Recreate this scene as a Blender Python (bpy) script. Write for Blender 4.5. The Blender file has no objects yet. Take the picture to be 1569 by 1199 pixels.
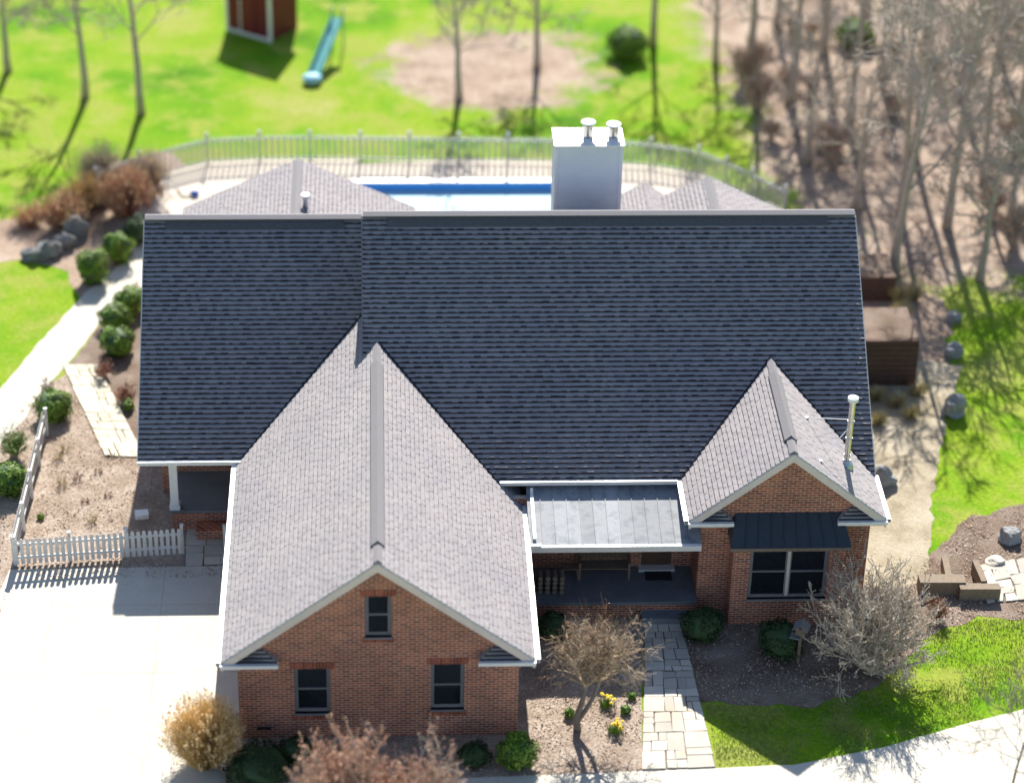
import bpy, math, random
from mathutils import Vector, Matrix, noise
R = math.radians
rnd = random.Random(7)
sc = bpy.context.scene
C = sc.collection

# ------------------------------------------------------------------ camera
CAM = Vector((0.162, -57.782, 48.645))
PITCH, YAW, ROLL, FPX = 0.563, 0.060, 0.025, 3915.38
_cp, _sp, _cy, _sy = math.cos(PITCH), math.sin(PITCH), math.cos(YAW), math.sin(YAW)
FWD = Vector((_sy*_cp, _cy*_cp, -_sp))
_r = Vector((_cy, -_sy, 0)); _u = _r.cross(FWD)
RIGHT = _r*math.cos(ROLL) + _u*math.sin(ROLL)
UP = _u*math.cos(ROLL) - _r*math.sin(ROLL)
cam_d = bpy.data.cameras.new('camera'); cam = bpy.data.objects.new('camera', cam_d); C.objects.link(cam)
m = Matrix((RIGHT, UP, -FWD)).transposed().to_4x4(); m.translation = CAM
cam.matrix_world = m
cam_d.sensor_width = 36; cam_d.lens = FPX/1569*36
cam_d.clip_start = 1; cam_d.clip_end = 2000
cam_d.dof.use_dof = True; cam_d.dof.focus_distance = 79.4; cam_d.dof.aperture_fstop = 0.12
cam_d.dof.aperture_blades = 0
sc.camera = cam

def P(px, py, z=None, y=None, x=None):
    """point of the place seen at a photo pixel, on the plane z=, y= or x="""
    v = FWD*FPX + RIGHT*(px-784.0) - UP*(py-600.0)
    if z is not None: t = (z-CAM.z)/v.z
    elif y is not None: t = (y-CAM.y)/v.y
    else: t = (x-CAM.x)/v.x
    return CAM + v*t

# ------------------------------------------------------------------ world, sun, exposure
SUN_EL, SUN_AZ = 38.45, (0.065, 1.0)          # towards the sun: back, a little right
w = bpy.data.worlds.new('World'); sc.world = w; w.use_nodes = True
nt = w.node_tree; bg = nt.nodes['Background']; sky = nt.nodes.new('ShaderNodeTexSky')
sky.sky_type = 'NISHITA'; sky.sun_disc = False; sky.sun_elevation = R(SUN_EL)
sky.sun_rotation = math.atan2(SUN_AZ[0], SUN_AZ[1]); sky.air_density = 1.0; sky.dust_density = 0.6; sky.ozone_density = 2.0
nt.links.new(sky.outputs[0], bg.inputs[0]); bg.inputs[1].default_value = 0.08
sd = bpy.data.lights.new('sun', 'SUN'); sd.energy = 5.0; sd.angle = R(0.5); sd.color = (1, 0.955, 0.88)
so = bpy.data.objects.new('sun', sd); C.objects.link(so)
_a = Vector((SUN_AZ[0], SUN_AZ[1], 0)).normalized()
sunv = _a*math.cos(R(SUN_EL)) + Vector((0, 0, math.sin(R(SUN_EL))))
so.rotation_euler = sunv.to_track_quat('Z', 'Y').to_euler(); so.location = (10, 40, 60)
sc.view_settings.view_transform = 'Standard'; sc.view_settings.look = 'None'
sc.view_settings.exposure = 1.06; sc.view_settings.gamma = 1

# ------------------------------------------------------------------ mesh helpers
def srgb(h):
    return tuple((c/255)**2.2 for c in h)

class MB:
    def __init__(s): s.v = []; s.f = []; s.mi = []; s.cur = 0
    def face(s, pts):
        i = len(s.v); s.v += [tuple(p) for p in pts]; s.f.append(tuple(range(i, i+len(pts)))); s.mi.append(s.cur)
    def hexa(s, p):            # 8 points: bottom 0-3, top 4-7
        i = len(s.v); s.v += [tuple(q) for q in p]
        for q in ((3, 2, 1, 0), (4, 5, 6, 7), (0, 1, 5, 4), (1, 2, 6, 5), (2, 3, 7, 6), (3, 0, 4, 7)):
            s.f.append(tuple(i+k for k in q)); s.mi.append(s.cur)
        return s
    def box(s, x0, x1, y0, y1, z0, z1):
        return s.hexa([(x0, y0, z0), (x1, y0, z0), (x1, y1, z0), (x0, y1, z0), (x0, y0, z1), (x1, y0, z1), (x1, y1, z1), (x0, y1, z1)])
    def beam(s, a, b, w_, h_, up=(0, 0, 1)):     # rectangular bar from a to b
        a = Vector(a); b = Vector(b); d = (b-a).normalized(); up = Vector(up)
        if abs(d.dot(up)) > .99: up = Vector((0, 1, 0))
        sx = d.cross(up).normalized()*w_/2; sz = sx.cross(d).normalized()*h_/2
        return s.hexa([a-sx-sz, a+sx-sz, b+sx-sz, b-sx-sz, a-sx+sz, a+sx+sz, b+sx+sz, b-sx+sz])
    def prism(s, prof, axis, a0, a1):            # profile in the two other axes, extruded along axis
        def mk(p, a):
            return (a, p[0], p[1]) if axis == 'x' else ((p[0], a, p[1]) if axis == 'y' else (p[0], p[1], a))
        n = len(prof); i = len(s.v)
        s.v += [mk(p, a0) for p in prof]+[mk(p, a1) for p in prof]
        s.f.append(tuple(range(i, i+n))); s.f.append(tuple(range(i+2*n-1, i+n-1, -1))); s.mi += [s.cur]*2
        for k in range(n):
            s.f.append((i+k, i+(k+1) % n, i+n+(k+1) % n, i+n+k)); s.mi.append(s.cur)
        return s
    def tube(s, pts, rad, n=5, cap=True):
        pts = [Vector(p) for p in pts]; i0 = len(s.v); prev = None
        for k, p in enumerate(pts):
            d = (pts[min(k+1, len(pts)-1)]-pts[max(k-1, 0)])
            d = d.normalized() if d.length > 1e-9 else Vector((0, 0, 1))
            if prev is None:
                prev = d.orthogonal().normalized()
            e = prev-d*prev.dot(d); e = e.normalized() if e.length > 1e-6 else d.orthogonal().normalized(); prev = e
            g = d.cross(e); r = rad[k] if isinstance(rad, (list, tuple)) else rad
            for j in range(n):
                a = 2*math.pi*j/n; s.v.append(tuple(p+e*(r*math.cos(a))+g*(r*math.sin(a))))
        for k in range(len(pts)-1):
            for j in range(n):
                s.f.append((i0+k*n+j, i0+k*n+(j+1) % n, i0+(k+1)*n+(j+1) % n, i0+(k+1)*n+j)); s.mi.append(s.cur)
        if cap:
            s.f.append(tuple(i0+j for j in range(n-1, -1, -1))); s.f.append(tuple(i0+(len(pts)-1)*n+j for j in range(n))); s.mi += [s.cur]*2
        return s
    def blob(s, c, rx, ry, rz, nu=14, nv=9, amp=.12, fr=1.3, seed=0, flat=-1):
        i0 = len(s.v); c = Vector(c)
        for a in range(nv+1):
            th = math.pi*a/nv
            for b in range(nu):
                ph = 2*math.pi*b/nu; d = Vector((math.sin(th)*math.cos(ph), math.sin(th)*math.sin(ph), math.cos(th)))
                q = 1+amp*2*noise.noise(d*fr+Vector((seed*7.1, seed, 3)))
                z = max(d.z*rz*q, flat) if flat > -1 else d.z*rz*q
                s.v.append((c.x+d.x*rx*q, c.y+d.y*ry*q, c.z+z))
        for a in range(nv):
            for b in range(nu):
                s.f.append((i0+a*nu+b, i0+(a+1)*nu+b, i0+(a+1)*nu+(b+1) % nu, i0+a*nu+(b+1) % nu)); s.mi.append(s.cur)
        return s
    def leaf(s, c, sz, d=None, asp=.5):
        u = Vector((rnd.gauss(0, 1), rnd.gauss(0, 1), rnd.gauss(0, 1))) if d is None else Vector(d)+Vector((rnd.gauss(0, .4), rnd.gauss(0, .4), rnd.gauss(0, .4)))
        u.normalize(); t = u.orthogonal().normalized(); q = u.cross(t); a = rnd.random()*6.283
        p = t*math.cos(a)+q*math.sin(a); r = u.cross(p); c = Vector(c)
        s.face([c-p*sz*.5, c+r*sz*asp*.5, c+p*sz*.5, c-r*sz*asp*.5])
    def build(s, name, mats, parent=None, smooth=False, loc=None):
        me = bpy.data.meshes.new(name)
        if loc is not None:
            lx, ly, lz = loc; vs = [(a-lx, b-ly, c-lz) for a, b, c in s.v]
        else: vs = s.v
        me.from_pydata(vs, [], s.f)
        for mm in (mats if isinstance(mats, (list, tuple)) else [mats]): me.materials.append(mm)
        me.polygons.foreach_set('material_index', s.mi)
        if smooth: me.polygons.foreach_set('use_smooth', [True]*len(me.polygons))
        me.update()
        o = bpy.data.objects.new(name, me); C.objects.link(o)
        if loc is not None: o.location = loc
        if parent is not None:
            o.parent = parent
            if loc is None: o.location = -world_loc(parent)
        return o

def world_loc(o):
    p = Vector(o.location)
    while o.parent: o = o.parent; p += Vector(o.location)
    return p

def tag(o, label=None, cat=None, group=None, kind=None):
    if label: o['label'] = label
    if cat: o['category'] = cat
    if group: o['group'] = group
    if kind: o['kind'] = kind
    return o
def thing(name, loc, label, cat, group=None):
    o = bpy.data.objects.new(name, None); C.objects.link(o); o.location = loc; o.empty_display_size = .3
    return tag(o, label, cat, group)
def copy_tree(o, parent=None):
    c = o.copy(); C.objects.link(c); c.parent = parent
    for ch in list(o.children): copy_tree(ch, c)
    return c

# ------------------------------------------------------------------ materials
def newmat(name):
    mt = bpy.data.materials.new(name); mt.use_nodes = True; n = mt.node_tree
    return mt, n, n.nodes['Principled BSDF'], n.nodes.new, n.links.new
def nz(n, scale, detail=4, rough=.6, vec=None):
    t = n.nodes.new('ShaderNodeTexNoise'); t.inputs['Scale'].default_value = scale; t.inputs['Detail'].default_value = detail; t.inputs['Roughness'].default_value = rough
    if vec is not None: n.links.new(vec, t.inputs['Vector'])
    return t
def ramp(n, fac, stops):
    r = n.nodes.new('ShaderNodeValToRGB'); e = r.color_ramp.elements
    while len(e) < len(stops): e.new(.5)
    for k, (p, c) in enumerate(stops):
        e[k].position = p; e[k].color = (*c, 1) if len(c) == 3 else c
    n.links.new(fac, r.inputs[0]); return r
def mixc(n, fac, a, b, mode='MIX'):
    x = n.nodes.new('ShaderNodeMix'); x.data_type = 'RGBA'; x.blend_type = mode
    for sck, val in ((0, fac), (6, a), (7, b)):
        if isinstance(val, (int, float)): x.inputs[sck].default_value = val
        elif isinstance(val, tuple): x.inputs[sck].default_value = (*val, 1)
        else: n.links.new(val, x.inputs[sck])
    return x.outputs[2]
def coords(n):
    return n.nodes.new('ShaderNodeNewGeometry')
def simple(name, c1, c2=None, scale=6, rough=.7, bump=0, bscale=None, metal=0, island=0, spec=.4, c3=None, detail=5):
    mt, n, b, N, L = newmat(name); g = coords(n); t = nz(n, scale, detail, .65, g.outputs['Position'])
    c2 = c2 or tuple(x*.75 for x in c1)
    st = [(.3, c1), (.7, c2)] if c3 is None else [(.3, c1), (.5, c2), (.7, c3)]
    col = ramp(n, t.outputs[0], st).outputs[0]
    if island:
        r2 = ramp(n, g.outputs['Random Per Island'], [(0, (1-island,)*3), (1, (1+island*.4,)*3)])
        col = mixc(n, 1.0, col, r2.outputs[0], 'MULTIPLY')
    L(col, b.inputs['Base Color']); b.inputs['Roughness'].default_value = rough; b.inputs['Metallic'].default_value = metal
    b.inputs['Specular IOR Level'].default_value = spec
    if bump:
        t2 = nz(n, bscale or scale*4, 6, .7, g.outputs['Position']); bp = N('ShaderNodeBump'); bp.inputs['Strength'].default_value = 1; bp.inputs['Distance'].default_value = bump
        L(t2.outputs[0], bp.inputs['Height']); L(bp.outputs[0], b.inputs['Normal'])
    return mt

def brick_mat():
    mt, n, b, N, L = newmat('red_brick'); g = coords(n)
    sp = N('ShaderNodeSeparateXYZ'); L(g.outputs['Position'], sp.inputs[0])
    ad = N('ShaderNodeMath'); ad.operation = 'ADD'; L(sp.outputs[0], ad.inputs[0]); L(sp.outputs[1], ad.inputs[1])
    cb = N('ShaderNodeCombineXYZ'); L(ad.outputs[0], cb.inputs[0]); L(sp.outputs[2], cb.inputs[1])
    br = N('ShaderNodeTexBrick'); L(cb.outputs[0], br.inputs['Vector'])
    for k, v in (('Scale', 1), ('Mortar Size', .012), ('Mortar Smooth', .15), ('Bias', 0), ('Brick Width', .255), ('Row Height', .088)): br.inputs[k].default_value = v
    br.inputs['Color1'].default_value = (.47, .15, .08, 1); br.inputs['Color2'].default_value = (.24, .07, .05, 1); br.inputs['Mortar'].default_value = (.54, .46, .37, 1)
    v = nz(n, .9, 4, .6, g.outputs['Position']); c = mixc(n, 1.0, br.outputs[0], ramp(n, v.outputs[0], [(.3, (.82, .8, .8)), (.7, (1.15, 1.12, 1.1))]).outputs[0], 'MULTIPLY')
    f = nz(n, 40, 3, .7, g.outputs['Position']); c = mixc(n, 1.0, c, ramp(n, f.outputs[0], [(.25, (.75,)*3), (.75, (1.2,)*3)]).outputs[0], 'MULTIPLY')
    L(c, b.inputs['Base Color']); b.inputs['Roughness'].default_value = .9; b.inputs['Specular IOR Level'].default_value = .15
    bp = N('ShaderNodeBump'); bp.inputs['Distance'].default_value = .012; bp.invert = True; L(br.outputs['Fac'], bp.inputs['Height']); L(bp.outputs[0], b.inputs['Normal'])
    return mt

def shingle_mat():
    mt, n, b, N, L = newmat('asphalt_shingle'); g = coords(n)
    col = ramp(n, g.outputs['Random Per Island'], [(0, (.29, .27, .27)), (.3, (.31, .29, .295)), (.55, (.325, .305, .30)), (.8, (.335, .315, .315)), (1, (.30, .285, .295))]).outputs[0]
    t = nz(n, 55, 3, .8, g.outputs['Position']); col = mixc(n, 1.0, col, ramp(n, t.outputs[0], [(.3, (.7,)*3), (.7, (1.3,)*3)]).outputs[0], 'MULTIPLY')
    t = nz(n, .5, 4, .6, g.outputs['Position']); col = mixc(n, 1.0, col, ramp(n, t.outputs[0], [(.3, (.9, .9, .93)), (.7, (1.08, 1.05, 1.04))]).outputs[0], 'MULTIPLY')
    L(col, b.inputs['Base Color']); b.inputs['Roughness'].default_value = .88; b.inputs['Specular IOR Level'].default_value = .25
    t2 = nz(n, 120, 2, .7, g.outputs['Position']); bp = N('ShaderNodeBump'); bp.inputs['Distance'].default_value = .004; L(t2.outputs[0], bp.inputs['Height']); L(bp.outputs[0], b.inputs['Normal'])
    return mt

def ground_mat(name, stops, scale, fine, fstops, bump=.03, rough=.95, mid=None, joint=0, masks=None):
    mt, n, b, N, L = newmat(name); g = coords(n)
    t = nz(n, scale, 6, .62, g.outputs['Position']); col = ramp(n, t.outputs[0], stops).outputs[0]
    if mid:
        t1 = nz(n, mid[0], 5, .6, g.outputs['Position']); r1 = ramp(n, t1.outputs[0], [(.48, (0,)*3), (.62, (1,)*3)]); col = mixc(n, r1.outputs[0], col, mid[1])
    t2 = nz(n, fine, 6, .75, g.outputs['Position']); col = mixc(n, 1.0, col, ramp(n, t2.outputs[0], fstops).outputs[0], 'MULTIPLY')
    if joint:
        br = N('ShaderNodeTexBrick'); L(g.outputs['Position'], br.inputs['Vector']); br.offset = 0
        for k, v in (('Scale', 1), ('Mortar Size', .012), ('Mortar Smooth', .3), ('Bias', 0), ('Brick Width', joint), ('Row Height', joint)): br.inputs[k].default_value = v
        br.inputs['Color1'].default_value = (1, 1, 1, 1); br.inputs['Color2'].default_value = (.95, .95, .94, 1); br.inputs['Mortar'].default_value = (.70, .66, .6, 1)
        col = mixc(n, 1.0, col, br.outputs[0], 'MULTIPLY'); t4 = nz(n, 1.1, 8, .75, g.outputs['Position']); col = mixc(n, 1.0, col, ramp(n, t4.outputs[0], [(.33, (.92, .90, .86)), (.5, (1, 1, 1))]).outputs[0], 'MULTIPLY')
    if masks: col = masks(n, N, L, g, col)
    L(col, b.inputs['Base Color']); b.inputs['Roughness'].default_value = rough; b.inputs['Specular IOR Level'].default_value = .1
    bp = N('ShaderNodeBump'); bp.inputs['Distance'].default_value = bump; L(t2.outputs[0], bp.inputs['Height']); L(bp.outputs[0], b.inputs['Normal'])
    return mt

M = {}
M['brick'] = brick_mat(); M['shingle'] = shingle_mat()
M['bigvent'] = simple('dark_ridge_vent', (.12, .12, .135), (.085, .085, .10), 14, .92, .004, 90, spec=.15)
M['shband'] = simple('shaded_butt_edge', (.065, .055, .065), (.045, .04, .05), 40, .92, spec=.15, island=.5)  # dark colour paints the shade line along each shingle butt
M['vent'] = simple('ridge_vent_shingle', (.27, .255, .26), (.2, .19, .2), 30, .9, .004, 90, spec=.2)
M['white'] = simple('white_painted_trim', (.78, .78, .77), (.7, .7, .69), 5, .38, spec=.5)
M['trim'] = simple('tan_rake_trim', (.68, .60, .55), (.60, .52, .47), 3, .55)
M['siding'] = simple('pale_siding', (.74, .76, .79), (.68, .70, .73), 2, .5)
M['fence'] = simple('white_picket_paint', (.74, .74, .73), (.6, .6, .58), 5, .6)
M['poolfence'] = simple('grey_fence_aluminium', (.40, .43, .45), (.32, .35, .37), 5, .45)
M['glass'], _n, _b, _N, _L = newmat('dark_window_glass'); _b.inputs['Base Color'].default_value = (.012, .016, .022, 1); _b.inputs['Roughness'].default_value = .06; _b.inputs['Specular IOR Level'].default_value = .6
M['frame'] = simple('grey_window_frame', (.22, .22, .23), (.18, .18, .19), 5, .5)
M['metalroof'] = simple('standing_seam_metal', (.22, .24, .265), (.32, .33, .345), 1.6, .6, metal=0, c3=(.17, .19, .215), island=.22, spec=.2)
M['darkmetal'] = simple('dark_metal_roof', (.03, .04, .05), (.04, .052, .065), 1.5, .45)
M['steel'] = simple('stainless_steel', (.62, .60, .56), (.5, .48, .44), 4, .25, metal=.9)
M['galv'] = simple('galvanised_flashing', (.55, .58, .62), (.45, .5, .55), 4, .35, metal=.6)
M['conc'] = ground_mat('pale_concrete', [(.3, (.58, .545, .465)), (.7, (.65, .61, .53))], .35, 24, [(.3, (.84,)*3), (.7, (1.08,)*3)], .004, joint=3.4)
M['deck'] = ground_mat('pool_deck_concrete', [(.3, (.60, .53, .44)), (.7, (.66, .59, .49))], .4, 9, [(.3, (.93,)*3), (.7, (1.04,)*3)], .004)
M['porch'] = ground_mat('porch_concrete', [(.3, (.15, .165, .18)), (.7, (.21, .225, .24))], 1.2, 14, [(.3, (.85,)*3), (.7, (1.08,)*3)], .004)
def lawn_masks(n, N, L, g, col):
    sp = N('ShaderNodeSeparateXYZ'); L(g.outputs['Position'], sp.inputs[0]); nn = nz(n, .45, 7, .7, g.outputs['Position'])
    def mth(op, a, b, c=None):
        m_ = N('ShaderNodeMath'); m_.operation = op
        for i_, v_ in enumerate((a, b, c)):
            if v_ is None: continue
            if isinstance(v_, (int, float)): m_.inputs[i_].default_value = v_
            else: L(v_, m_.inputs[i_])
        return m_.outputs[0]
    def soft(v, wd): m_ = N('ShaderNodeMapRange'); m_.interpolation_type = 'SMOOTHSTEP'; L(v, m_.inputs[0]); m_.inputs[1].default_value = -wd; m_.inputs[2].default_value = wd; return m_.outputs[0]
    X_, Y_ = sp.outputs[0], sp.outputs[1]; off = mth('MULTIPLY', mth('SUBTRACT', nn.outputs[0], .5), 9.0)
    ex = mth('DIVIDE', mth('SUBTRACT', X_, 5.2), 4.6); ey = mth('DIVIDE', mth('SUBTRACT', Y_, 46.0), 4.2)
    d1 = mth('SUBTRACT', 1.0, mth('SQRT', mth('ADD', mth('MULTIPLY', ex, ex), mth('MULTIPLY', ey, ey)), 0)); m1 = soft(mth('ADD', mth('MULTIPLY', d1, 4.0), off), .9)
    bx = mth('ADD', 14.6, mth('MULTIPLY', mth('SUBTRACT', 53.0, Y_), .10)); m2 = soft(mth('ADD', mth('SUBTRACT', X_, bx), off), 1.0); m3 = soft(mth('ADD', mth('SUBTRACT', Y_, 26.5), off), 1.0)
    m = mth('MAXIMUM', m1, mth('MULTIPLY', m2, m3)); t = nz(n, .5, 6, .7, g.outputs['Position'])
    lit = ramp(n, t.outputs[0], [(.3, (.20, .15, .11)), (.46, (.34, .255, .195)), (.6, (.44, .345, .275)), (.72, (.24, .27, .09))]).outputs[0]
    t5 = nz(n, 4.5, 6, .8, g.outputs['Position']); lit = mixc(n, 1.0, lit, ramp(n, t5.outputs[0], [(.3, (.6,)*3), (.7, (1.3,)*3)]).outputs[0], 'MULTIPLY')
    return mixc(n, m, col, lit)
M['lawn'] = ground_mat('lawn_grass', [(.3, (.06, .18, .005)), (.44, (.13, .29, .006)), (.55, (.22, .33, .018)), (.68, (.34, .34, .10))], .16, 7, [(.25, (.55,)*3), (.75, (1.35,)*3)], .04, masks=lawn_masks, mid=(.6, (.27, .32, .05)))
M['litter'] = ground_mat('leaf_litter', [(.3, (.26, .19, .13)), (.5, (.38, .28, .21)), (.7, (.47, .37, .29))], .3, 6, [(.25, (.6,)*3), (.75, (1.3,)*3)], .05)
M['mulch'] = ground_mat('shaded_brown_mulch', [(.3, (.17, .12, .09)), (.5, (.26, .195, .15)), (.7, (.36, .29, .24))], .8, 16, [(.25, (.45,)*3), (.75, (1.45,)*3)], .06)  # darker mulch copy, shade of the right bed put into the colour
M['sunmulch'] = ground_mat('sunlit_tan_mulch', [(.3, (.30, .23, .17)), (.48, (.42, .33, .26)), (.66, (.54, .45, .37))], 1.1, 11, [(.28, (.4,)*3), (.72, (1.4,)*3)], .06)  # lighter mulch copy, sunlight on the open beds put into the colour
M['gravel'] = ground_mat('tan_gravel', [(.3, (.29, .24, .16)), (.5, (.42, .36, .26)), (.7, (.52, .46, .36))], .8, 9, [(.25, (.7,)*3), (.75, (1.2,)*3)], .04)
M['joint'] = ground_mat('path_joint_soil', [(.3, (.16, .14, .11)), (.7, (.25, .22, .17))], 2, 14, [(.3, (.7,)*3), (.7, (1.2,)*3)], .02)
M['flag'] = simple('pale_flagstone', (.62, .57, .48), (.54, .50, .43), 1.2, .85, .006, 20, island=.28, c3=(.60, .50, .38))
M['flagy'] = simple('yellow_flagstone', (.70, .62, .46), (.62, .57, .44), 1.2, .85, .006, 20, island=.2, c3=(.68, .64, .54))
M['rock'] = simple('grey_boulder', (.34, .34, .34), (.24, .24, .24), 3, .85, .03, 8)
M['darkrock'] = simple('dark_rock', (.15, .15, .15), (.28, .28, .27), 3, .85, .03, 8)
M['timber'] = simple('weathered_timber', (.27, .21, .15), (.19, .145, .10), 8, .85, .006, 30)
M['darktimber'] = simple('dark_timber', (.12, .07, .05), (.08, .045, .035), 5, .85, .006, 30)
M['wood'] = simple('grey_brown_wood', (.22, .17, .13), (.16, .12, .09), 8, .75)
M['bark'] = simple('grey_bark', (.16, .135, .11), (.23, .20, .17), 6, .95, .01, 30)
M['barkb'] = simple('woodland_bark', (.28, .25, .21), (.42, .37, .32), 3, .95, c3=(.33, .29, .24))
M['twigpale'] = simple('lichened_twig', (.60, .53, .44), (.48, .41, .32), 5, .9, island=.4, c3=(.64, .57, .52))
M['twigrose'] = simple('rosy_bud_twig', (.66, .30, .16), (.52, .31, .23), 4, .9, island=.5, c3=(.74, .48, .30))
M['twigbrown'] = simple('golden_brown_twig', (.46, .33, .20), (.34, .26, .18), 5, .9, island=.4, c3=(.52, .40, .27))
M['twigred'] = simple('rust_red_twig', (.30, .11, .06), (.22, .10, .06), 5, .9, island=.5)
M['straw'] = simple('golden_straw', (.86, .60, .24), (.76, .52, .20), 4, .85, island=.4, c3=(.92, .72, .36))
M['drygrass'] = simple('pale_dry_grass', (.58, .50, .28), (.48, .42, .22), 4, .9, island=.4)
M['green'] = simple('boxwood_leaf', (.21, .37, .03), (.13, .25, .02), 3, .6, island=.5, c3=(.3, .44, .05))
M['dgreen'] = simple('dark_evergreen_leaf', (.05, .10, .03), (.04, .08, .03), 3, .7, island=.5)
M['dleaf'] = simple('dry_fallen_leaf', (.60, .45, .33), (.46, .34, .25), 2, .85, island=.45, c3=(.66, .54, .44))
M['grassb'] = simple('grass_blade', (.17, .31, .03), (.33, .38, .08), .9, .7, island=.5, c3=(.48, .44, .20))
M['yellow'] = simple('daffodil_yellow', (.85, .68, .02), (.8, .55, .02), 5, .6)
M['redbarn'] = simple('red_barn_paint', (.16, .010, .018), (.12, .008, .015), 2, .6)
M['teal'] = simple('teal_plastic', (.02, .30, .30), (.02, .24, .26), 2, .35)
M['blue'] = simple('blue_plastic', (.03, .12, .5), (.03, .1, .4), 2, .35)
M['black'] = simple('black_rubber', (.03, .03, .035), (.02, .02, .025), 20, .8)
M['liner'] = simple('blue_pool_liner', (.06, .36, .88), (.06, .40, .9), 1, .5)
M['cover'] = simple('pale_blue_pool_floor', (.26, .52, .66), (.31, .57, .70), .6, .6)

# ------------------------------------------------------------------ setting
def rough_poly(pts, step=.5, amp=.1, seed=1):
    out = []
    for k in range(len(pts)):
        a = Vector(pts[k]); b = Vector(pts[(k+1) % len(pts)]); n = max(1, int((b-a).length/(step*.5)))
        for j in range(n):
            p = a.lerp(b, j/n); fq = 1.7 if amp < .3 else .38; q = noise.noise_vector(Vector((p.x*fq, p.y*fq, seed)))
            q = q+noise.noise_vector(Vector((p.x*fq*3.4, p.y*fq*3.4, seed+3)))*(.5 if amp < .3 else .22); out.append((p.x+q.x*amp*1.8, p.y+q.y*amp*1.8))
    return out
def inside(p, poly):
    c = False; j = len(poly)-1
    for i in range(len(poly)):
        if (poly[i][1] > p[1]) != (poly[j][1] > p[1]) and p[0] < (poly[j][0]-poly[i][0])*(p[1]-poly[i][1])/(poly[j][1]-poly[i][1])+poly[i][0]: c = not c
        j = i
    return c
def sheet(name, pts, z, mat_, amp=.1, step=.5, thick=0, seed=1):
    pp = rough_poly(pts, step, amp, seed) if amp else [tuple(p) for p in pts]
    area = sum(pp[i][0]*pp[(i+1) % len(pp)][1]-pp[(i+1) % len(pp)][0]*pp[i][1] for i in range(len(pp)))
    if area < 0: pp = pp[::-1]
    mb = MB(); mb.face([(x, y, z) for x, y in pp])
    if thick:
        n = len(pp)
        for k in range(n):
            a = pp[k]; b = pp[(k+1) % n]; mb.face([(a[0], a[1], z-thick), (b[0], b[1], z-thick), (b[0], b[1], z), (a[0], a[1], z)])
    o = mb.build(name, mat_); o['kind'] = 'structure'; return pp
def PG(*ps): return [tuple(P(x, y, z=0).xy) for x, y in ps]
GX = MB(); GX.face([(-700, -200, 0), (700, -200, 0), (700, 1200, 0), (-700, 1200, 0)])
g = GX.build('ground', M['lawn']); g['kind'] = 'structure'

sheet('driveway', PG((14, 873), (420, 866), (420, 1090), (362, 1092), (345, 1199), (330, 2600), (-400, 2600), (-200, 905), (0, 905)), .012, M['conc'], 0)
sheet('driveway', PG((345, 1200), (700, 1192), (870, 1186), (1000, 1180), (1215, 1172), (1350, 1146), (1470, 1112), (1569, 1086), (1700, 1040), (1700, 2600), (300, 2600)), .016, M['conc'], .02, .8)
bed_front = sheet('mulch_bed', PG((700, 930), (985, 930), (982, 1180), (870, 1186), (700, 1192), (640, 1260), (330, 1270), (340, 1150), (362, 1090)), .006, M['sunmulch'], .04)
bed_left = sheet('mulch_bed', PG((-120, 730), (-20, 690), (20, 640), (60, 596), (110, 568), (230, 700), (360, 690), (360, 885), (12, 890), (0, 950), (-150, 930)), .006, M['sunmulch'], .05)
bed_right = sheet('mulch_bed', PG((1020, 930), (1290, 885), (1400, 880), (1425, 850), (1480, 795), (1569, 770), (1640, 780), (1640, 950), (1500, 945), (1420, 975), (1370, 1030), (1330, 1060), (1240, 1082), (1060, 1075)), .006, M['mulch'], .12)
sheet('mulch_bed', PG((105, 560), (235, 395), (330, 400), (300, 720), (215, 690)), .007, M['mulch'], .06)
sheet('gravel_path', PG((1290, 800), (1305, 560), (1330, 540), (1470, 560), (1450, 640), (1430, 760), (1420, 870), (1400, 900), (1290, 900)), .010, M['gravel'], .1)
sheet('walkway', PG((-80, 660), (-10, 608), (60, 525), (130, 450), (185, 405), (230, 372), (300, 372), (300, 395), (215, 425), (150, 500), (105, 556), (60, 605), (40, 640), (-20, 700), (-80, 720)), .014, M['conc'], .03)
sheet('leaf_litter_ground', PG((1290, 440), (1330, 420), (1400, 430), (1455, 470), (1450, 600), (1290, 640)), .005, M['litter'], .28, .8)
bed_back = sheet('mulch_bed', PG((-100, 360), (60, 330), (150, 250), (250, 230), (330, 300), (300, 380), (215, 400), (120, 470), (95, 420), (30, 400), (-100, 420)), .0065, M['litter'], .3)
# pool deck with its pool basin
dz = .03
deck_pts = PG((190, 300), (212, 277), (318, 250), (398, 246), (552, 246), (700, 247), (850, 249), (953, 253), (995, 256), (1068, 268), (1140, 296), (1200, 322))
px0, px1, py1, py0 = P(540, 290, z=0).x, 9.6, P(700, 281, z=0).y, 26.0
mb = MB()
D = deck_pts; bl, brr = (-8.6, 24), (17.3, 22)
outer = [D[0]]+D[1:]
def strip(a, b): mb.face(a+b)
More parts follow.
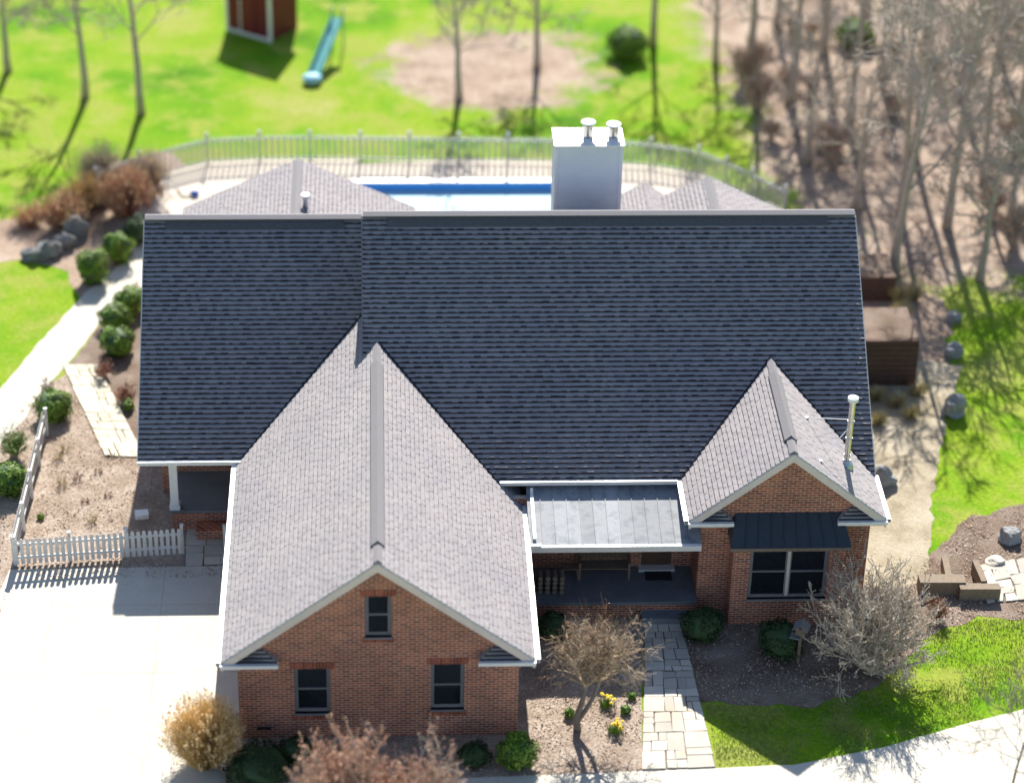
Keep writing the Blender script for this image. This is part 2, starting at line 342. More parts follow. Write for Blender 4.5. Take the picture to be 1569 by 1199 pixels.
# front strip, side strips and back strip round the basin
def sheetf(poly): mb.face([(x, y, dz) for x, y in poly])
sheetf([bl, (px0, 22), (px0, py0), (px0, py1), (px0, 36.9), D[4], D[3], D[2], D[1], D[0]])
sheetf([(px0, 22), (px1, 22), (px1, py0), (px0, py0)])
sheetf([(px0, py1), (px1, py1), (px1, 36.55), D[6], D[5], (px0, 36.9)])
sheetf([(px1, 22), brr, D[11], D[10], D[9], D[8], D[7], (px1, 36.55), (px1, py1), (px1, py0)])
o = mb.build('pool_deck', M['deck']); o['kind'] = 'structure'
pool = thing('swimming_pool', ((px0+px1)/2, (py0+py1)/2, 0), 'long blue swimming pool sunk in the pale deck behind the house', 'pool')
mb = MB(); zb = -.36
for a, b in (((px0, py0), (px1, py0)), ((px1, py0), (px1, py1)), ((px1, py1), (px0, py1)), ((px0, py1), (px0, py0))):
    mb.face([(a[0], a[1], zb), (b[0], b[1], zb), (b[0], b[1], dz), (a[0], a[1], dz)])
mb.build('pool_wall', M['liner'], pool)
mb = MB(); mb.face([(px0, py0, zb+.05), (px1, py0, zb+.05), (px1, py1, zb+.05), (px0, py1, zb+.05)]); mb.build('pool_water', M['cover'], pool)
mb = MB()
for a, b in (((px0, py1+.1), (px1, py1+.1)), ((px0-.1, py0), (px0-.1, py1)), ((px1+.1, py0), (px1+.1, py1)), ((px0, py0-.1), (px1, py0-.1))):
    mb.beam((a[0], a[1], dz+.02), (b[0], b[1], dz+.02), .3, .05)
mb.build('pool_coping', M['white'], pool)
# cut the lawn under the basin
GXo = MB(); X0, X1, Y0, Y1 = px0-.05, px1+.05, py0-.05, py1+.05
for a, b, c, d in ((-700, -200, 700, Y0), (-700, Y1, 700, 1200), (-700, Y0, X0, Y1), (X1, Y0, 700, Y1)):
    GXo.face([(a, b, 0), (c, b, 0), (c, d, 0), (a, d, 0)])
me_old = g.data; tmp = GXo.build('ground_tmp', M['lawn']); g.data = tmp.data; bpy.data.objects.remove(tmp); bpy.data.meshes.remove(me_old)

# flagstone paths: rectangles split at random, inset and jittered
def flagpath(name, quad, nu, nv, mat_, z=.02, seed=3, jag=.02):
    r = random.Random(seed); A, B, Cq, Dq = [Vector((*q, 0)) for q in quad]
    def mp(u, v):
        return (A.lerp(B, u)).lerp(Dq.lerp(Cq, u), v)
    L_u = (B-A).length; L_v = (Dq-A).length
    rects = []
    def split(u0, u1, v0, v1):
        wu, wv = (u1-u0)*L_u, (v1-v0)*L_v
        if max(wu, wv) < nu*(.75+.9*r.random()): rects.append((u0, u1, v0, v1)); return
        t = .35+.3*r.random()
        if wu > wv: k = u0+(u1-u0)*t; split(u0, k, v0, v1); split(k, u1, v0, v1)
        else: k = v0+(v1-v0)*t; split(u0, u1, v0, k); split(u0, u1, k, v1)
    split(0, 1, 0, 1)
    mb = MB(); gp = .018
    for u0, u1, v0, v1 in rects:
        gu, gv = gp/L_u, gp/L_v; h = z+.03+r.random()*.012
        top = []; bot = []
        for u, v in ((u0+gu, v0+gv), (u1-gu, v0+gv), (u1-gu, v1-gv), (u0+gu, v1-gv)):
            p = mp(u, v)+Vector((r.uniform(-jag, jag), r.uniform(-jag, jag), 0)); top.append((p.x, p.y, h)); bot.append((p.x, p.y, 0))
        mb.hexa(bot+top)
    mb.cur = 1; mb.face([(*mp(0, 0).xy, z), (*mp(1, 0).xy, z), (*mp(1, 1).xy, z), (*mp(0, 1).xy, z)])
    o = mb.build(name, [mat_, M['joint']]); o['kind'] = 'structure'
flagpath('flagstone_path', PG((982, 1181), (1096, 1176), (1062, 1030), (987, 1030)), .62, 0, M['flag'], seed=5)
flagpath('flagstone_path', PG((987, 1029), (1062, 1029), (1035, 935), (986, 938)), .58, 0, M['flag'], seed=8)
flagpath('flagstone_path', PG((160, 700), (222, 702), (150, 560), (95, 560)), .6, 0, M['flagy'], seed=9)
flagpath('flagstone_path', PG((283, 868), (352, 866), (352, 805), (285, 806)), .7, 0, M['flag'], seed=10)

# ------------------------------------------------------------------ house
HOUSE = thing('brick_house', (0, 0, 0), 'large red brick house under dark grey shingle roofs with two front gables and white gutters', 'house')
EXP = .17
def shingles(mb, O, U, V, Lu, Lv, seed, rel=1):
    O, U, V = Vector(O), Vector(U).normalized(), Vector(V).normalized(); N = U.cross(V).normalized()
    if N.z < 0: N = -N
    r = random.Random(seed); rows = int(Lv/EXP)+1
    for k in range(rows):
        v0 = k*EXP; v1 = min(v0+EXP+.01, Lv)
        if v1-v0 < .02: continue
        u = -r.random()*.3; thick_prev = r.random() < .5
        while u < Lu:
            wd = r.uniform(.11, .27); a, b = max(u, 0), min(u+wd, Lu); u += wd
            if b-a < .01: continue
            thick_prev = not thick_prev if r.random() < .85 else thick_prev
            t, run = (.045+r.uniform(-.004, .004), .062+r.uniform(-.006, .006)) if thick_prev else (.030+r.uniform(-.003, .003), .036+r.uniform(-.005, .005))
            t *= rel; run *= rel
            jb = 0 if k == 0 else r.uniform(-.006, .004)-(.010 if thick_prev else 0)
            p0 = O+U*a+V*(v0+jb)+N*.003; p1 = O+U*b+V*(v0+jb)+N*.003; p2 = O+U*b+V*v1; p3 = O+U*a+V*v1; e1 = p1+V*run+N*t; e0 = p0+V*run+N*t
            i = len(mb.v); mb.v += [tuple(x) for x in (p0, p1, e1, e0, p2, p3)]
            mb.f += [(i, i+1, i+2, i+3), (i+3, i+2, i+4, i+5), (i, i+3, i+5), (i+1, i+4, i+2)]; mb.mi += [1, 0, 0, 0]
def roof_plane(O, U, V, Lu, Lv, seed, name='roof', thick=.14, rel=1):
    O, U, V = Vector(O), Vector(U).normalized(), Vector(V).normalized(); N = U.cross(V).normalized()
    if N.z < 0: N = -N
    mb = MB(); shingles(mb, O, U, V, Lu, Lv, seed, rel)
    o = mb.build(name, [M['shingle'], M['shband']], HOUSE)
    s = MB(); e = .003
    c = [O-N*thick, O+U*Lu-N*thick, O+U*Lu+V*Lv-N*thick, O+V*Lv-N*thick]; t = [O-N*e, O+U*Lu-N*e, O+U*Lu+V*Lv-N*e, O+V*Lv-N*e]
    if U.cross(V).z < 0: c = c[::-1]; t = t[::-1]
    s.hexa(c+t); s.build('roof_deck', M['white'], o)
    return o
def gutter(a, b, mat_='white', out=None, w_=.13, h_=.12):
    """open K-profile gutter from a to b; out = direction away from the house"""
    a, b, out = Vector(a), Vector(b), Vector(out).normalized(); zz = Vector((0, 0, 1))
    prof = [(0, 0), (w_, 0), (w_+.02, h_), (w_+.005, h_), (w_-.012, .015), (.012, .015), (.012, h_), (0, h_)]
    mb = MB(); i = 0; n = len(prof)
    mb.v = [tuple(p+out*q[0]+zz*(q[1]-h_)) for p in (a, b) for q in prof]
    for k in range(n): mb.f.append((k, (k+1) % n, n+(k+1) % n, n+k)); mb.mi.append(0)
    mb.f.append(tuple(range(n))); mb.f.append(tuple(range(2*n-1, n-1, -1))); mb.mi += [0, 0]
    gt = mb.build('gutter', M[mat_], HOUSE); gd = MB(); o1, o2 = out*.004, out*(w_+.012); q = Vector((0, 0, .004)); u_ = Vector((0, 0, .016))
    gd.hexa([a+o1+q, b+o1+q, b+o2+q, a+o2+q, a+o1+u_, b+o1+u_, b+o2+u_, a+o2+u_]); gd.build('gutter_sun_cover', M[mat_], gt)  # cover added to catch the sun as a bright line on the gutter
    return gt
def rake(a, b, wd=.27, mat_='trim', nrm=(0, -1, 0), name='rake_board'):
    """sloping fascia board hanging below the roof edge a-b"""
    a, b, nn = Vector(a), Vector(b), Vector(nrm)*.035; dn = Vector((0, 0, -wd))
    mb = MB(); mb.hexa([a+dn, b+dn, b+dn+nn, a+dn+nn, a, b, b+nn, a+nn]) ; return mb.build(name, M[mat_], HOUSE)

Xs, Xr, Xl = -.446, 15.645, -7.621
Ym, Zm, sm, Ye = 15.353, 9.165, .769, 8.196; zem = Zm-(Ym-Ye)*sm
Yw, Zw, Yew = 16.897, 8.235, 10.265; zew = Zw-(Yw-Yew)*sm
Zg, Ze, Wg = 6.492, 3.014, 4.5; sg = (Zg-Ze)/Wg
Xd, Yd, Zd, Zde, Wd = 12.569, 5.891, 6.109, 3.645, 3.054; sd_ = (Zd-Zde)/Wd
# main block
Lm = math.hypot(Ym-Ye, Zm-zem)
roof_plane((Xs, Ye, zem), (1, 0, 0), (0, 1, sm), Xr-Xs, Lm, 1)
roof_plane((Xr, 2*Ym-Ye, zem), (-1, 0, 0), (0, -1, sm), Xr-Xs, Lm, 2)
Lw = math.hypot(Yw-Yew, Zw-zew)
roof_plane((Xl, Yew, zew), (1, 0, 0), (0, 1, sm), Xs-Xl+.3, Lw, 3)
roof_plane((Xs+.3, 2*Yw-Yew, zew), (-1, 0, 0), (0, -1, sm), Xs-Xl+.3, Lw, 4)
# garage wing and right bay wing
Lg = math.hypot(Wg, Zg-Ze); yend = 12.0
roof_plane((-Wg, 14.5, Ze), (0, -1, 0), (1, 0, sg), 14.5, Lg, 5, rel=.58)
roof_plane((Wg, 0, Ze), (0, 1, 0), (-1, 0, sg), yend, Lg, 6, rel=.58)
ydend = Ym-(Zm-Zd)/sm+.25; Ld = math.hypot(Wd, Zd-Zde)
roof_plane((Xd-Wd, ydend, Zde), (0, -1, 0), (1, 0, sd_), ydend-Yd, Ld, 7, rel=.58)
roof_plane((Xd+Wd, Yd, Zde), (0, 1, 0), (-1, 0, sd_), ydend-Yd, Ld, 8, rel=.58)
# rear gables
def rear_gable(xc, yf, zr, wl, wr, s, y0, seed):
    for side, wd in ((-1, wl), (1, wr)):
        L_ = wd*math.hypot(1, s)
        if side < 0: roof_plane((xc-wd, yf, zr-s*wd), (0, -1, 0), (1, 0, s), yf-y0, L_, seed, rel=.58)
        else: roof_plane((xc+wd, y0, zr-s*wd), (0, 1, 0), (-1, 0, s), yf-y0, L_, seed+1, rel=.58)
    ww = min(wl, wr)-.4
    MB().prism([(xc-ww, 0), (xc+ww, 0), (xc+ww, zr-s*ww-.2), (xc, zr-.2), (xc-ww, zr-s*ww-.2)], 'y', y0, yf-.4).build('wall', M['brick'], HOUSE)
a1 = P(456, 244, z=7.0); c1 = P(280, 315, y=a1.y); c2 = P(636, 322, y=a1.y)
s1 = (7.0-c1.z)/(a1.x-c1.x)
rear_gable(a1.x, a1.y, 7.0, a1.x-c1.x, c2.x-a1.x, (7-c1.z)/(a1.x-c1.x)*.5+.5*(7-c2.z)/(c2.x-a1.x), 17.5, 21)
a2 = P(1084, 271, z=6.6); c3 = P(1200, 324, y=a2.y)
s2 = (6.6-c3.z)/(c3.x-a2.x); rear_gable(a2.x, a2.y, 6.6, c3.x-a2.x, c3.x-a2.x, s2, 16.2, 31)
a3 = P(985, 280, z=6.2); rear_gable(a3.x, a3.y, 6.2, 2.2, 2.2, .62, 16.2, 41)

def vent_cap(a, b, half, lift, dirs, thick=.035, name='ridge_vent', mat_='vent', extra=.045, edge=False):
    """ridge vent: two leaves from the ridge line a-b down either side; dirs are the two down-slope directions"""
    a, b = Vector(a), Vector(b); up = Vector((0, 0, 1)); mb = MB()
    for k, d in enumerate(dirs):
        d = Vector(d).normalized(); N = (b-a).cross(d).normalized()
        if N.z < 0: N = -N
        T = N*thick; e0 = a+up*(lift); e1 = b+up*(lift); f0 = a+d*half+N*extra; f1 = b+d*half+N*extra
        q = [f0-T, f1-T, e1-T, e0-T, f0, f1, e1, e0]
        mb.hexa(q)
    o = mb.build(name, M[mat_], HOUSE)
    if edge:
        for d in dirs:
            d = Vector(d).normalized(); N = (b-a).cross(d).normalized(); N = N if N.z > 0 else -N
            MB().beam(a+d*(half+.012)+N*.02, b+d*(half+.012)+N*.02, .035, .07, up=N).build('vent_edge_shadow', M['black'], o)  # added black strip, paints the shadow line along the vent edge
    return o
dn_f = (0, -1, -sm); dn_b = (0, 1, -sm)
vent_cap((Xs+.02, Ym, Zm), (Xr-.02, Ym, Zm), .15, .05, [dn_f, dn_b], name='ridge_cap')
vent_cap((Xl+.02, Yw, Zw), (Xs-.02, Yw, Zw), .15, .05, [dn_f, dn_b], name='ridge_cap')
for _a, _b, _y, _z in ((Xs+.02, Xr-.02, Ym, Zm), (Xl+.02, Xs-.02, Yw, Zw)): vent_cap((_a, _y, _z), (_b, _y, _z), .15, .16, [(0, -1, -.3), (0, 1, -.3)], name='ridge_cap', extra=.14)
vent_cap((P(592, 330, y=Ym).x, Ym, Zm), (P(1266, 333, y=Ym).x, Ym, Zm), .40, .13, [dn_f, dn_b], mat_='bigvent')
vent_cap((P(253, 335, y=Yw).x, Yw, Zw), (P(527, 338, y=Yw).x, Yw, Zw), .38, .13, [dn_f, dn_b], mat_='bigvent')
dl, dr = (-1, 0, -sg), (1, 0, -sg)
vent_cap((0, .05, Zg), (0, Ym-(Zm-Zg)/sm+.1, Zg), .13, .05, [dl, dr], name='ridge_cap')
vent_cap((0, .9, Zg), (0, 10.6, Zg), .19, .12, [dl, dr], thick=.05, extra=.07, edge=True)
vent_cap((Xd, Yd+.05, Zd), (Xd, ydend-.1, Zd), .13, .05, [dl, dr], name='ridge_cap')
vent_cap((Xd, Yd+.8, Zd), (Xd, ydend-1.2, Zd), .18, .12, [dl, dr], thick=.05, extra=.07, edge=True)
vent_cap((a1.x, 18, 7.0), (a1.x, a1.y-.2, 7.0), .17, .08, [(-1, 0, -s1), (1, 0, -s1)])
vent_cap((a2.x, 17, 6.6), (a2.x, a2.y-.1, 6.6), .17, .08, [(-1, 0, -s2), (1, 0, -s2)])

# valleys: dark metal lines where the slopes meet
def valley(a, b):
    MB().tube([a, b], .035, 5).build('valley_flashing', M['black'], HOUSE)
on_main = lambda x, z: (x, Ym-(Zm-z)/sm, z+.03)
on_wing = lambda x, z: (x, Yw-(Zw-z)/sm, z+.03)
valley(on_main(0.05, Zg-.02), on_main((Zg-zem)/sg, zem))
valley(on_wing(-(Zg-zew)/sg, zew), on_wing(Xs-.02, Zg+Xs*sg))
valley(on_main(Xd, Zd), on_main(Xd-(Zd-zem)/sd_, zem)); valley(on_main(Xd, Zd), on_main(Xd+(Zd-zem-.1)/sd_, zem+.1))

# walls
def wall(mb): return mb.build('wall', M['brick'], HOUSE)
t_ = .2
def gprof(c, hw, zr, s, drop=.2): return [(c-hw, 0), (c+hw, 0), (c+hw, zr-s*hw-drop), (c, zr-drop), (c-hw, zr-s*hw-drop)]
wall(MB().prism(gprof(Ym, 6.55, Zm, sm), 'x', Xs+.12, Xr-.4))
wall(MB().prism([(13.0, 0), (23, 0), (23, zew+.3), (Yw, Zw-.2), (13.0, Zw-.2-(Yw-13)*sm)], 'x', Xl+.45, Xs+.3))
# garage front wall with real window openings
def wall_with_holes(x0, x1, z0, ztop, y, th, holes, name='wall'):
    """wall in the XZ plane; ztop(x) gives its top; holes = (x0,x1,z0,z1)"""
    mb = MB(); xs = sorted({x0, x1, *[h[0] for h in holes], *[h[1] for h in holes], *( [0.0] if x0 < 0 < x1 else [])})
    for a, b in zip(xs, xs[1:]):
        segs = [z0]; hs = sorted([h for h in holes if h[0] <= a+1e-6 and h[1] >= b-1e-6], key=lambda h: h[2])
        cur = z0
        for h in hs:
            mb.box(a, b, y, y+th, cur, h[2]); cur = h[3]
        mb.hexa([(a, y, cur), (b, y, cur), (b, y+th, cur), (a, y+th, cur), (a, y, ztop(a)), (b, y, ztop(b)), (b, y+th, ztop(b)), (a, y+th, ztop(a))])
    return mb.build(name, M['brick'], HOUSE)
gx = Wg-.45; gy = .3
W1 = (-.38, .38, 3.66, 5.12); W2 = (-2.44, -1.40, .90, 2.55); W3 = (1.50, 2.48, .98, 2.66)
wall_with_holes(-gx, gx, 0, lambda x: Zg-.2-sg*abs(x), gy, .25, [W1, W2, W3])
MB().box(-gx, -gx+.25, gy+.25, 12, 0, Ze).build('wall', M['brick'], HOUSE)
MB().box(gx-.25, gx, gy+.25, 12, 0, Ze).build('wall', M['brick'], HOUSE)
MB().box(-gx+.25, gx-.25, gy+.25, 11, Ze-.1, Ze).build('ceiling_board', M['white'], HOUSE)

def window(x0, x1, z0, z1, y, cols=1, arch=True, sill=True, dark=True):
    f = MB(); b = .06; yf = y+.09
    f.box(x0, x0+b, yf, yf+.08, z0, z1); f.box(x1-b, x1, yf, yf+.08, z0, z1); f.box(x0+b, x1-b, yf, yf+.08, z0, z0+b); f.box(x0+b, x1-b, yf, yf+.08, z1-b, z1)
    wn = f.build('window', M['frame'], HOUSE)
    mid = z0+(z1-z0)*.5; cw = (x1-x0-2*b)/cols
    for c in range(cols):
        a = x0+b+c*cw; bb = a+cw
        if c: MB().box(a-.045, a+.045, yf-.01, yf+.085, z0+b, z1-b).build('mullion', M['trim'], wn)
        s = MB(); q = .045; g0 = a+(.045 if c else 0); g1 = bb-(.045 if c < cols-1 else 0)
        for zz0, zz1, yo in ((z0+b, mid+.02, .01), (mid-.02, z1-b, .035)):
            s.box(g0, g0+q, yf+yo, yf+yo+.03, zz0, zz1); s.box(g1-q, g1, yf+yo, yf+yo+.03, zz0, zz1)
            s.box(g0+q, g1-q, yf+yo, yf+yo+.03, zz0, zz0+q); s.box(g0+q, g1-q, yf+yo, yf+yo+.03, zz1-q, zz1)
        s.build('sash', M['frame'], wn)
        MB().box(g0+.01, g1-.01, yf+.05, yf+.056, z0+b, z1-b).build('pane', M['glass'], wn)
    MB().box(x0-.02, x1+.02, yf+.2, yf+.22, z0, z1).build('blind_backing', M['black'], wn)
    MB().box(x0-.03, x1+.03, y-.05, yf, z0-.05, z0).build('sill', M['galv'] if False else M['frame'], wn)
    if arch:     # soldier course over the opening, rowlock course below
        s = MB(); n = int((x1-x0+.2)/.085)
        for k in range(n):
            u = x0-.1+(x1-x0+.2)*(k+.5)/n; lean = (u-(x0+x1)/2)/(x1-x0)*.07
            s.hexa([(u-.034, y-.025, z1), (u+.034, y-.025, z1), (u+.034, y-.001, z1), (u-.034, y-.001, z1), (u-.034+lean, y-.025, z1+.22), (u+.034+lean, y-.025, z1+.22), (u+.034+lean, y-.001, z1+.22), (u-.034+lean, y-.001, z1+.22)])
        s.build('lintel', M['soldier'], wn)
        s = MB()
        for k in range(n):
            u = x0-.08+(x1-x0+.16)*(k+.5)/n; s.box(u-.034, u+.034, y-.03, y-.001, z0-.19, z0-.052)
        s.build('brick_sill', M['soldier'], wn)
    return wn
M['soldier'] = simple('soldier_brick', (.40, .13, .075), (.27, .085, .06), 5, .9, island=.45)
for W_ in (W1, W2, W3): window(*W_, gy)
MB().box(-3.55, -3.15, gy-.01, gy+.01, .32, .42).build('foundation_vent', M['black'], HOUSE)

# garage gutters, rakes, returns
gutter((-Wg, 0.02, Ze-.02), (-Wg, 10.2, Ze-.02), out=(-1, 0, 0)); gutter((Wg, 0.02, Ze-.02), (Wg, 8.1, Ze-.02), out=(1, 0, 0))
for s in (-1, 1):
    rake((s*Wg, -.0, Ze-.03), (0, -.0, Zg-.03))
def eave_return(xo, sgn, wd, y0, yw, z, name='eave_return'):
    """little hipped roof where the rake meets the eave: outer x, direction inward, width"""
    xi = xo+sgn*wd; mb = MB(); rs = .36
    n0 = [(xo, y0, z), (xi, y0, z), (xi, yw, z), (xo, yw, z)]
    top = [(xo+sgn*.02, yw-.01, z+.06), (xi-sgn*.5, yw-.01, z+rs)]
    f = [n0[0], n0[1], top[1], (xo+sgn*.35, yw-.01, z+.27), top[0]]
    mb.face(f if sgn > 0 else f[::-1]); mb.face([n0[1], n0[2], top[1]]); mb.face([n0[0], n0[3], n0[2], n0[1]])
    o = mb.build(name, M['shingle'], HOUSE); st = MB()
    for q in range(4):
        t = (q+.2)/4; st.beam((xo+sgn*(.04+.35*t), y0+(yw-y0)*t, z+rs*t+.012), (xi-sgn*.5*t, y0+(yw-y0)*t, z+rs*t+.012), .035, .04)
    st.build('course_shade_line', M['shband'], o)  # dark strips put the shade of the return roof into its colour
    a, b = (min(xo, xi), y0), (max(xo, xi), y0)
    g_ = MB(); g_.box(a[0]-.02, b[0]+.02, y0-.12, y0, z-.1, z+.012); g_.build('return_gutter', M['white'], o)
    MB().box(a[0], b[0], y0, yw, z-.2, z-.02).build('soffit', M['trim'], o)
eave_return(-Wg, 1, 1.62, .0, gy, Ze-.04); eave_return(Wg, -1, 1.62, .0, gy, Ze-.04)
# main and wing eaves
gutter((P(765, 742, y=Ye).x, Ye, zem-.02), (Xd-Wd-.13, Ye, zem-.02), out=(0, -1, 0))
gutter((Xl-.02, Yew, zew-.02), (-(Zg-zew)/sg-.02, Yew, zew-.02), out=(0, -1, 0))
for a, b, c, x, s in ((Ye, Ym, zem, Xr, 1), (Yew, Yw, zew, Xl, -1)):
    zt = Zm if s > 0 else Zw
    rake((x, a, c-.03), (x, b, zt-.03), .2, 'white', (s, 0, 0)); rake((x, b, zt-.03), (x, 2*b-a, c-.03), .2, 'white', (s, 0, 0))
# step wall between the two roofs
MB().prism([(Yew+.3, zew), (2*Yw-Yew, zew), (Ym, Zm-.2)], 'x', Xs+.04, Xs+.118).build('step_wall', M['siding'], HOUSE)
rake((Xs, Ye+1.9, zem+1.46-.03), (Xs, Ym, Zm-.03), .18, 'vent', (-1, 0, 0))

# right wing front: wall, bay window with metal roof
wy = Yd+.3; wx0, wx1 = Xd-Wd+.42, Xd+Wd-.42
by = 5.45; bx0 = P(1119, 900, y=by).x; bx1 = P(1290, 900, y=by).x; bzt = P(1180, 838, y=by-.12).z
rwz = lambda x: Zd-.2-sd_*abs(x-Xd)
def wing_wall(x0, x1, z0, z1fn, y, th):
    mb = MB(); xs = sorted({x0, x1, *([Xd] if x0 < Xd < x1 else [])})
    for a, b in zip(xs, xs[1:]):
        mb.hexa([(a, y, z0), (b, y, z0), (b, y+th, z0), (a, y+th, z0), (a, y, z1fn(a)), (b, y, z1fn(b)), (b, y+th, z1fn(b)), (a, y+th, z1fn(a))])
    return mb.build('wall', M['brick'], HOUSE)
wing_wall(wx0, wx1, 0, rwz, wy, .25)
MB().box(wx0, wx0+.25, wy+.25, 9, 0, Zde).build('wall', M['brick'], HOUSE)
MB().box(wx1-.25, wx1, wy+.25, 9, 0, Zde).build('wall', M['brick'], HOUSE)
bw = [P(1150, 840, y=by+.09), P(1238, 914, y=by+.09)]; bwr = (bw[0].x, P(1266, 880, y=by+.09).x, bw[1].z, bzt-.12)
mb = MB(); xa, xb, za, zb_ = bwr
mb.box(bx0, xa, by, by+.2, 0, bzt-.02); mb.box(xb, bx1, by, by+.2, 0, bzt-.02); mb.box(xa, xb, by, by+.2, 0, za); mb.box(xa, xb, by, by+.2, zb_, bzt-.02)
mb.box(bx0, bx0+.2, by+.2, wy, 0, bzt-.02); mb.box(bx1-.2, bx1, by+.2, wy, 0, bzt-.02)
mb.build('bay_wall', M['brick'], HOUSE)
bwin = window(xa, xb, za, zb_, by, cols=2, arch=False)
mb = MB()
for k in range(int((xb-xa)/.09)): mb.box(xa+k*.09+.01, xa+k*.09+.075, by-.025, by-.001, zb_, zb_+.1)
mb.build('lintel', M['soldier'], bwin)
rz = P(1200, 785, y=wy).z
mb = MB(); e0 = by-.2
A_, B_, C_, D_ = (bx0-.12, e0, bzt), (bx1+.12, e0, bzt), (bx1-.1, wy, rz), (bx0+.1, wy, rz)
mb.face([A_, B_, C_, D_]); mb.face([(bx0-.12, wy, bzt), A_, D_]); mb.face([B_, (bx1+.12, wy, bzt), C_]); mb.face([A_, (bx0-.12, wy, bzt), (bx1+.12, wy, bzt), B_])
bay = mb.build('bay_roof', M['darkmetal'], HOUSE)
mb = MB()
for k in range(1, 9):
    t = k/9; mb.beam(Vector(A_).lerp(Vector(B_), t)+Vector((0, 0, .015)), Vector(D_).lerp(Vector(C_), t)+Vector((0, 0, .015)), .02, .03)
mb.build('roof_seam', M['darkmetal'], bay)
MB().box(bx0-.14, bx1+.14, e0-.03, e0, bzt-.1, bzt+.01).build('fascia', M['wood'], bay)
for s in (-1, 1): rake((Xd+s*Wd, Yd, Zde-.03), (Xd, Yd, Zd-.03))
eave_return(Xd-Wd, 1, 1.36, Yd, wy, Zde-.04); eave_return(Xd+Wd, -1, 1.5, Yd, wy, Zde-.04)
gutter((Xd-Wd, Yd+.02, Zde-.02), (Xd-Wd, 8.15, Zde-.02), out=(-1, 0, 0)); gutter((Xd+Wd, Yd+.02, Zde-.02), (Xd+Wd, 8.3, Zde-.02), out=(1, 0, 0))

# front porch: floor, brick skirt, step, metal roof
pf = P(850, 924, z=.6).y
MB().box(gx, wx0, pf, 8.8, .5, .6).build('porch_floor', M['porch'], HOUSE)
MB().box(gx, wx0, pf+.05, 8.7, 0, .5).build('porch_skirt', M['brick'], HOUSE)
pstep = MB().box(8.2, 9.6, pf-.42, pf+.04, 0, .26).build('porch_step', M['porch'], HOUSE)
rx0, rx1 = Wg+.14, wx0+.0; ry0, rz0 = 5.72, 2.92; ry1, rz1 = 8.75, 3.5
mb = MB(); nseg = 13; x_end = wx0
for k in range(nseg):
    a = rx0+(x_end-rx0)*k/nseg; b = rx0+(x_end-rx0)*(k+1)/nseg
    mb.hexa([(a, ry0, rz0-.04), (b-.004, ry0, rz0-.04), (b-.004, ry1, rz1-.04), (a, ry1, rz1-.04), (a, ry0, rz0), (b-.004, ry0, rz0), (b-.004, ry1, rz1), (a, ry1, rz1)])
proof = mb.build('porch_roof', M['metalroof'], HOUSE)
mb = MB()
for k in range(1, nseg):
    a = rx0+(x_end-rx0)*k/nseg; mb.beam((a, ry0, rz0+.015), (a, ry1, rz1+.015), .02, .035)
mb.build('roof_seam', M['metalroof'], proof)
MB().box(rx0, x_end, ry0+.02, ry0+.2, rz0-.3, rz0-.045).build('porch_beam', M['white'], HOUSE)
gutter((rx0+.3, ry0, rz0-.01), (wx0-.02, ry0, rz0-.01), out=(0, -1, 0), w_=.11)
# downspouts
dsp = MB(); dsp.tube([(wx0-.3, Ye-.1, zem-.15), (wx0-.3, Ye-.1, 3.45)], .04, 6); dsp.build('downspout', M['white'], HOUSE)
dsp = MB(); dsp.beam((Wg+.3, 8.0, zem-.18), (Wg+.3, 7.9, 3.35), .09, .07); dsp.beam((Wg+.3, 7.9, 3.35), (Wg+.3, 5.9, 3.02), .1, .07); dsp.beam((Wg+.02, 5.66, 2.93), (Wg+.5, 5.66, 2.93), .1, .1); dsp.build('downspout', M['white'], HOUSE)
# front door, its threshold, and a window on the porch wall
MB().box(gx, wx0, 7.75, 7.95, .6, 3.25).build('wall', M['brick'], HOUSE)
dw = 7.9; d0 = P(975, 860, z=.6)
door = MB().box(8.35, 9.3, dw-.16, dw-.1, .62, 2.7).build('door', M['darktimber'], HOUSE)
MB().box(8.25, 9.4, dw-.45, dw-.1, .6, .66).build('threshold', M['white'], door)
MB().tube([(8.45, dw-.2, 1.6), (8.45, dw-.2, 1.72)], .03, 6).build('handle', M['steel'], door)

# left porch under the wing eave
lz = .85; lx0 = P(262, 775, y=10.8).x
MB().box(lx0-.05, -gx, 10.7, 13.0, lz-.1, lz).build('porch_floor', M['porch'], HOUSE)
MB().box(lx0+.02, -gx, 10.78, 12.98, 0, lz-.1).build('porch_skirt', M['brick'], HOUSE)
MB().box(-5.9, -4.4, 10.2, 10.7, 0, .42).build('porch_step', M['brick'], HOUSE)
post = MB(); pcx = P(268, 776, y=10.9).x
post.box(pcx-.13, pcx+.13, 10.77, 11.03, lz, zew-.1)
post = post.build('porch_post', M['white'], HOUSE)
MB().box(pcx-.17, pcx+.17, 10.73, 11.07, lz+.0, lz+.16).build('post_base', M['white'], post)
MB().box(pcx-.15, -4.0, 10.75, 11.05, zew-.32, zew-.1).build('porch_beam', M['white'], HOUSE)
MB().box(Xl+.1, -4.0, Yew+.05, 13.0, zew-.1, zew-.06).build('soffit', M['white'], HOUSE)

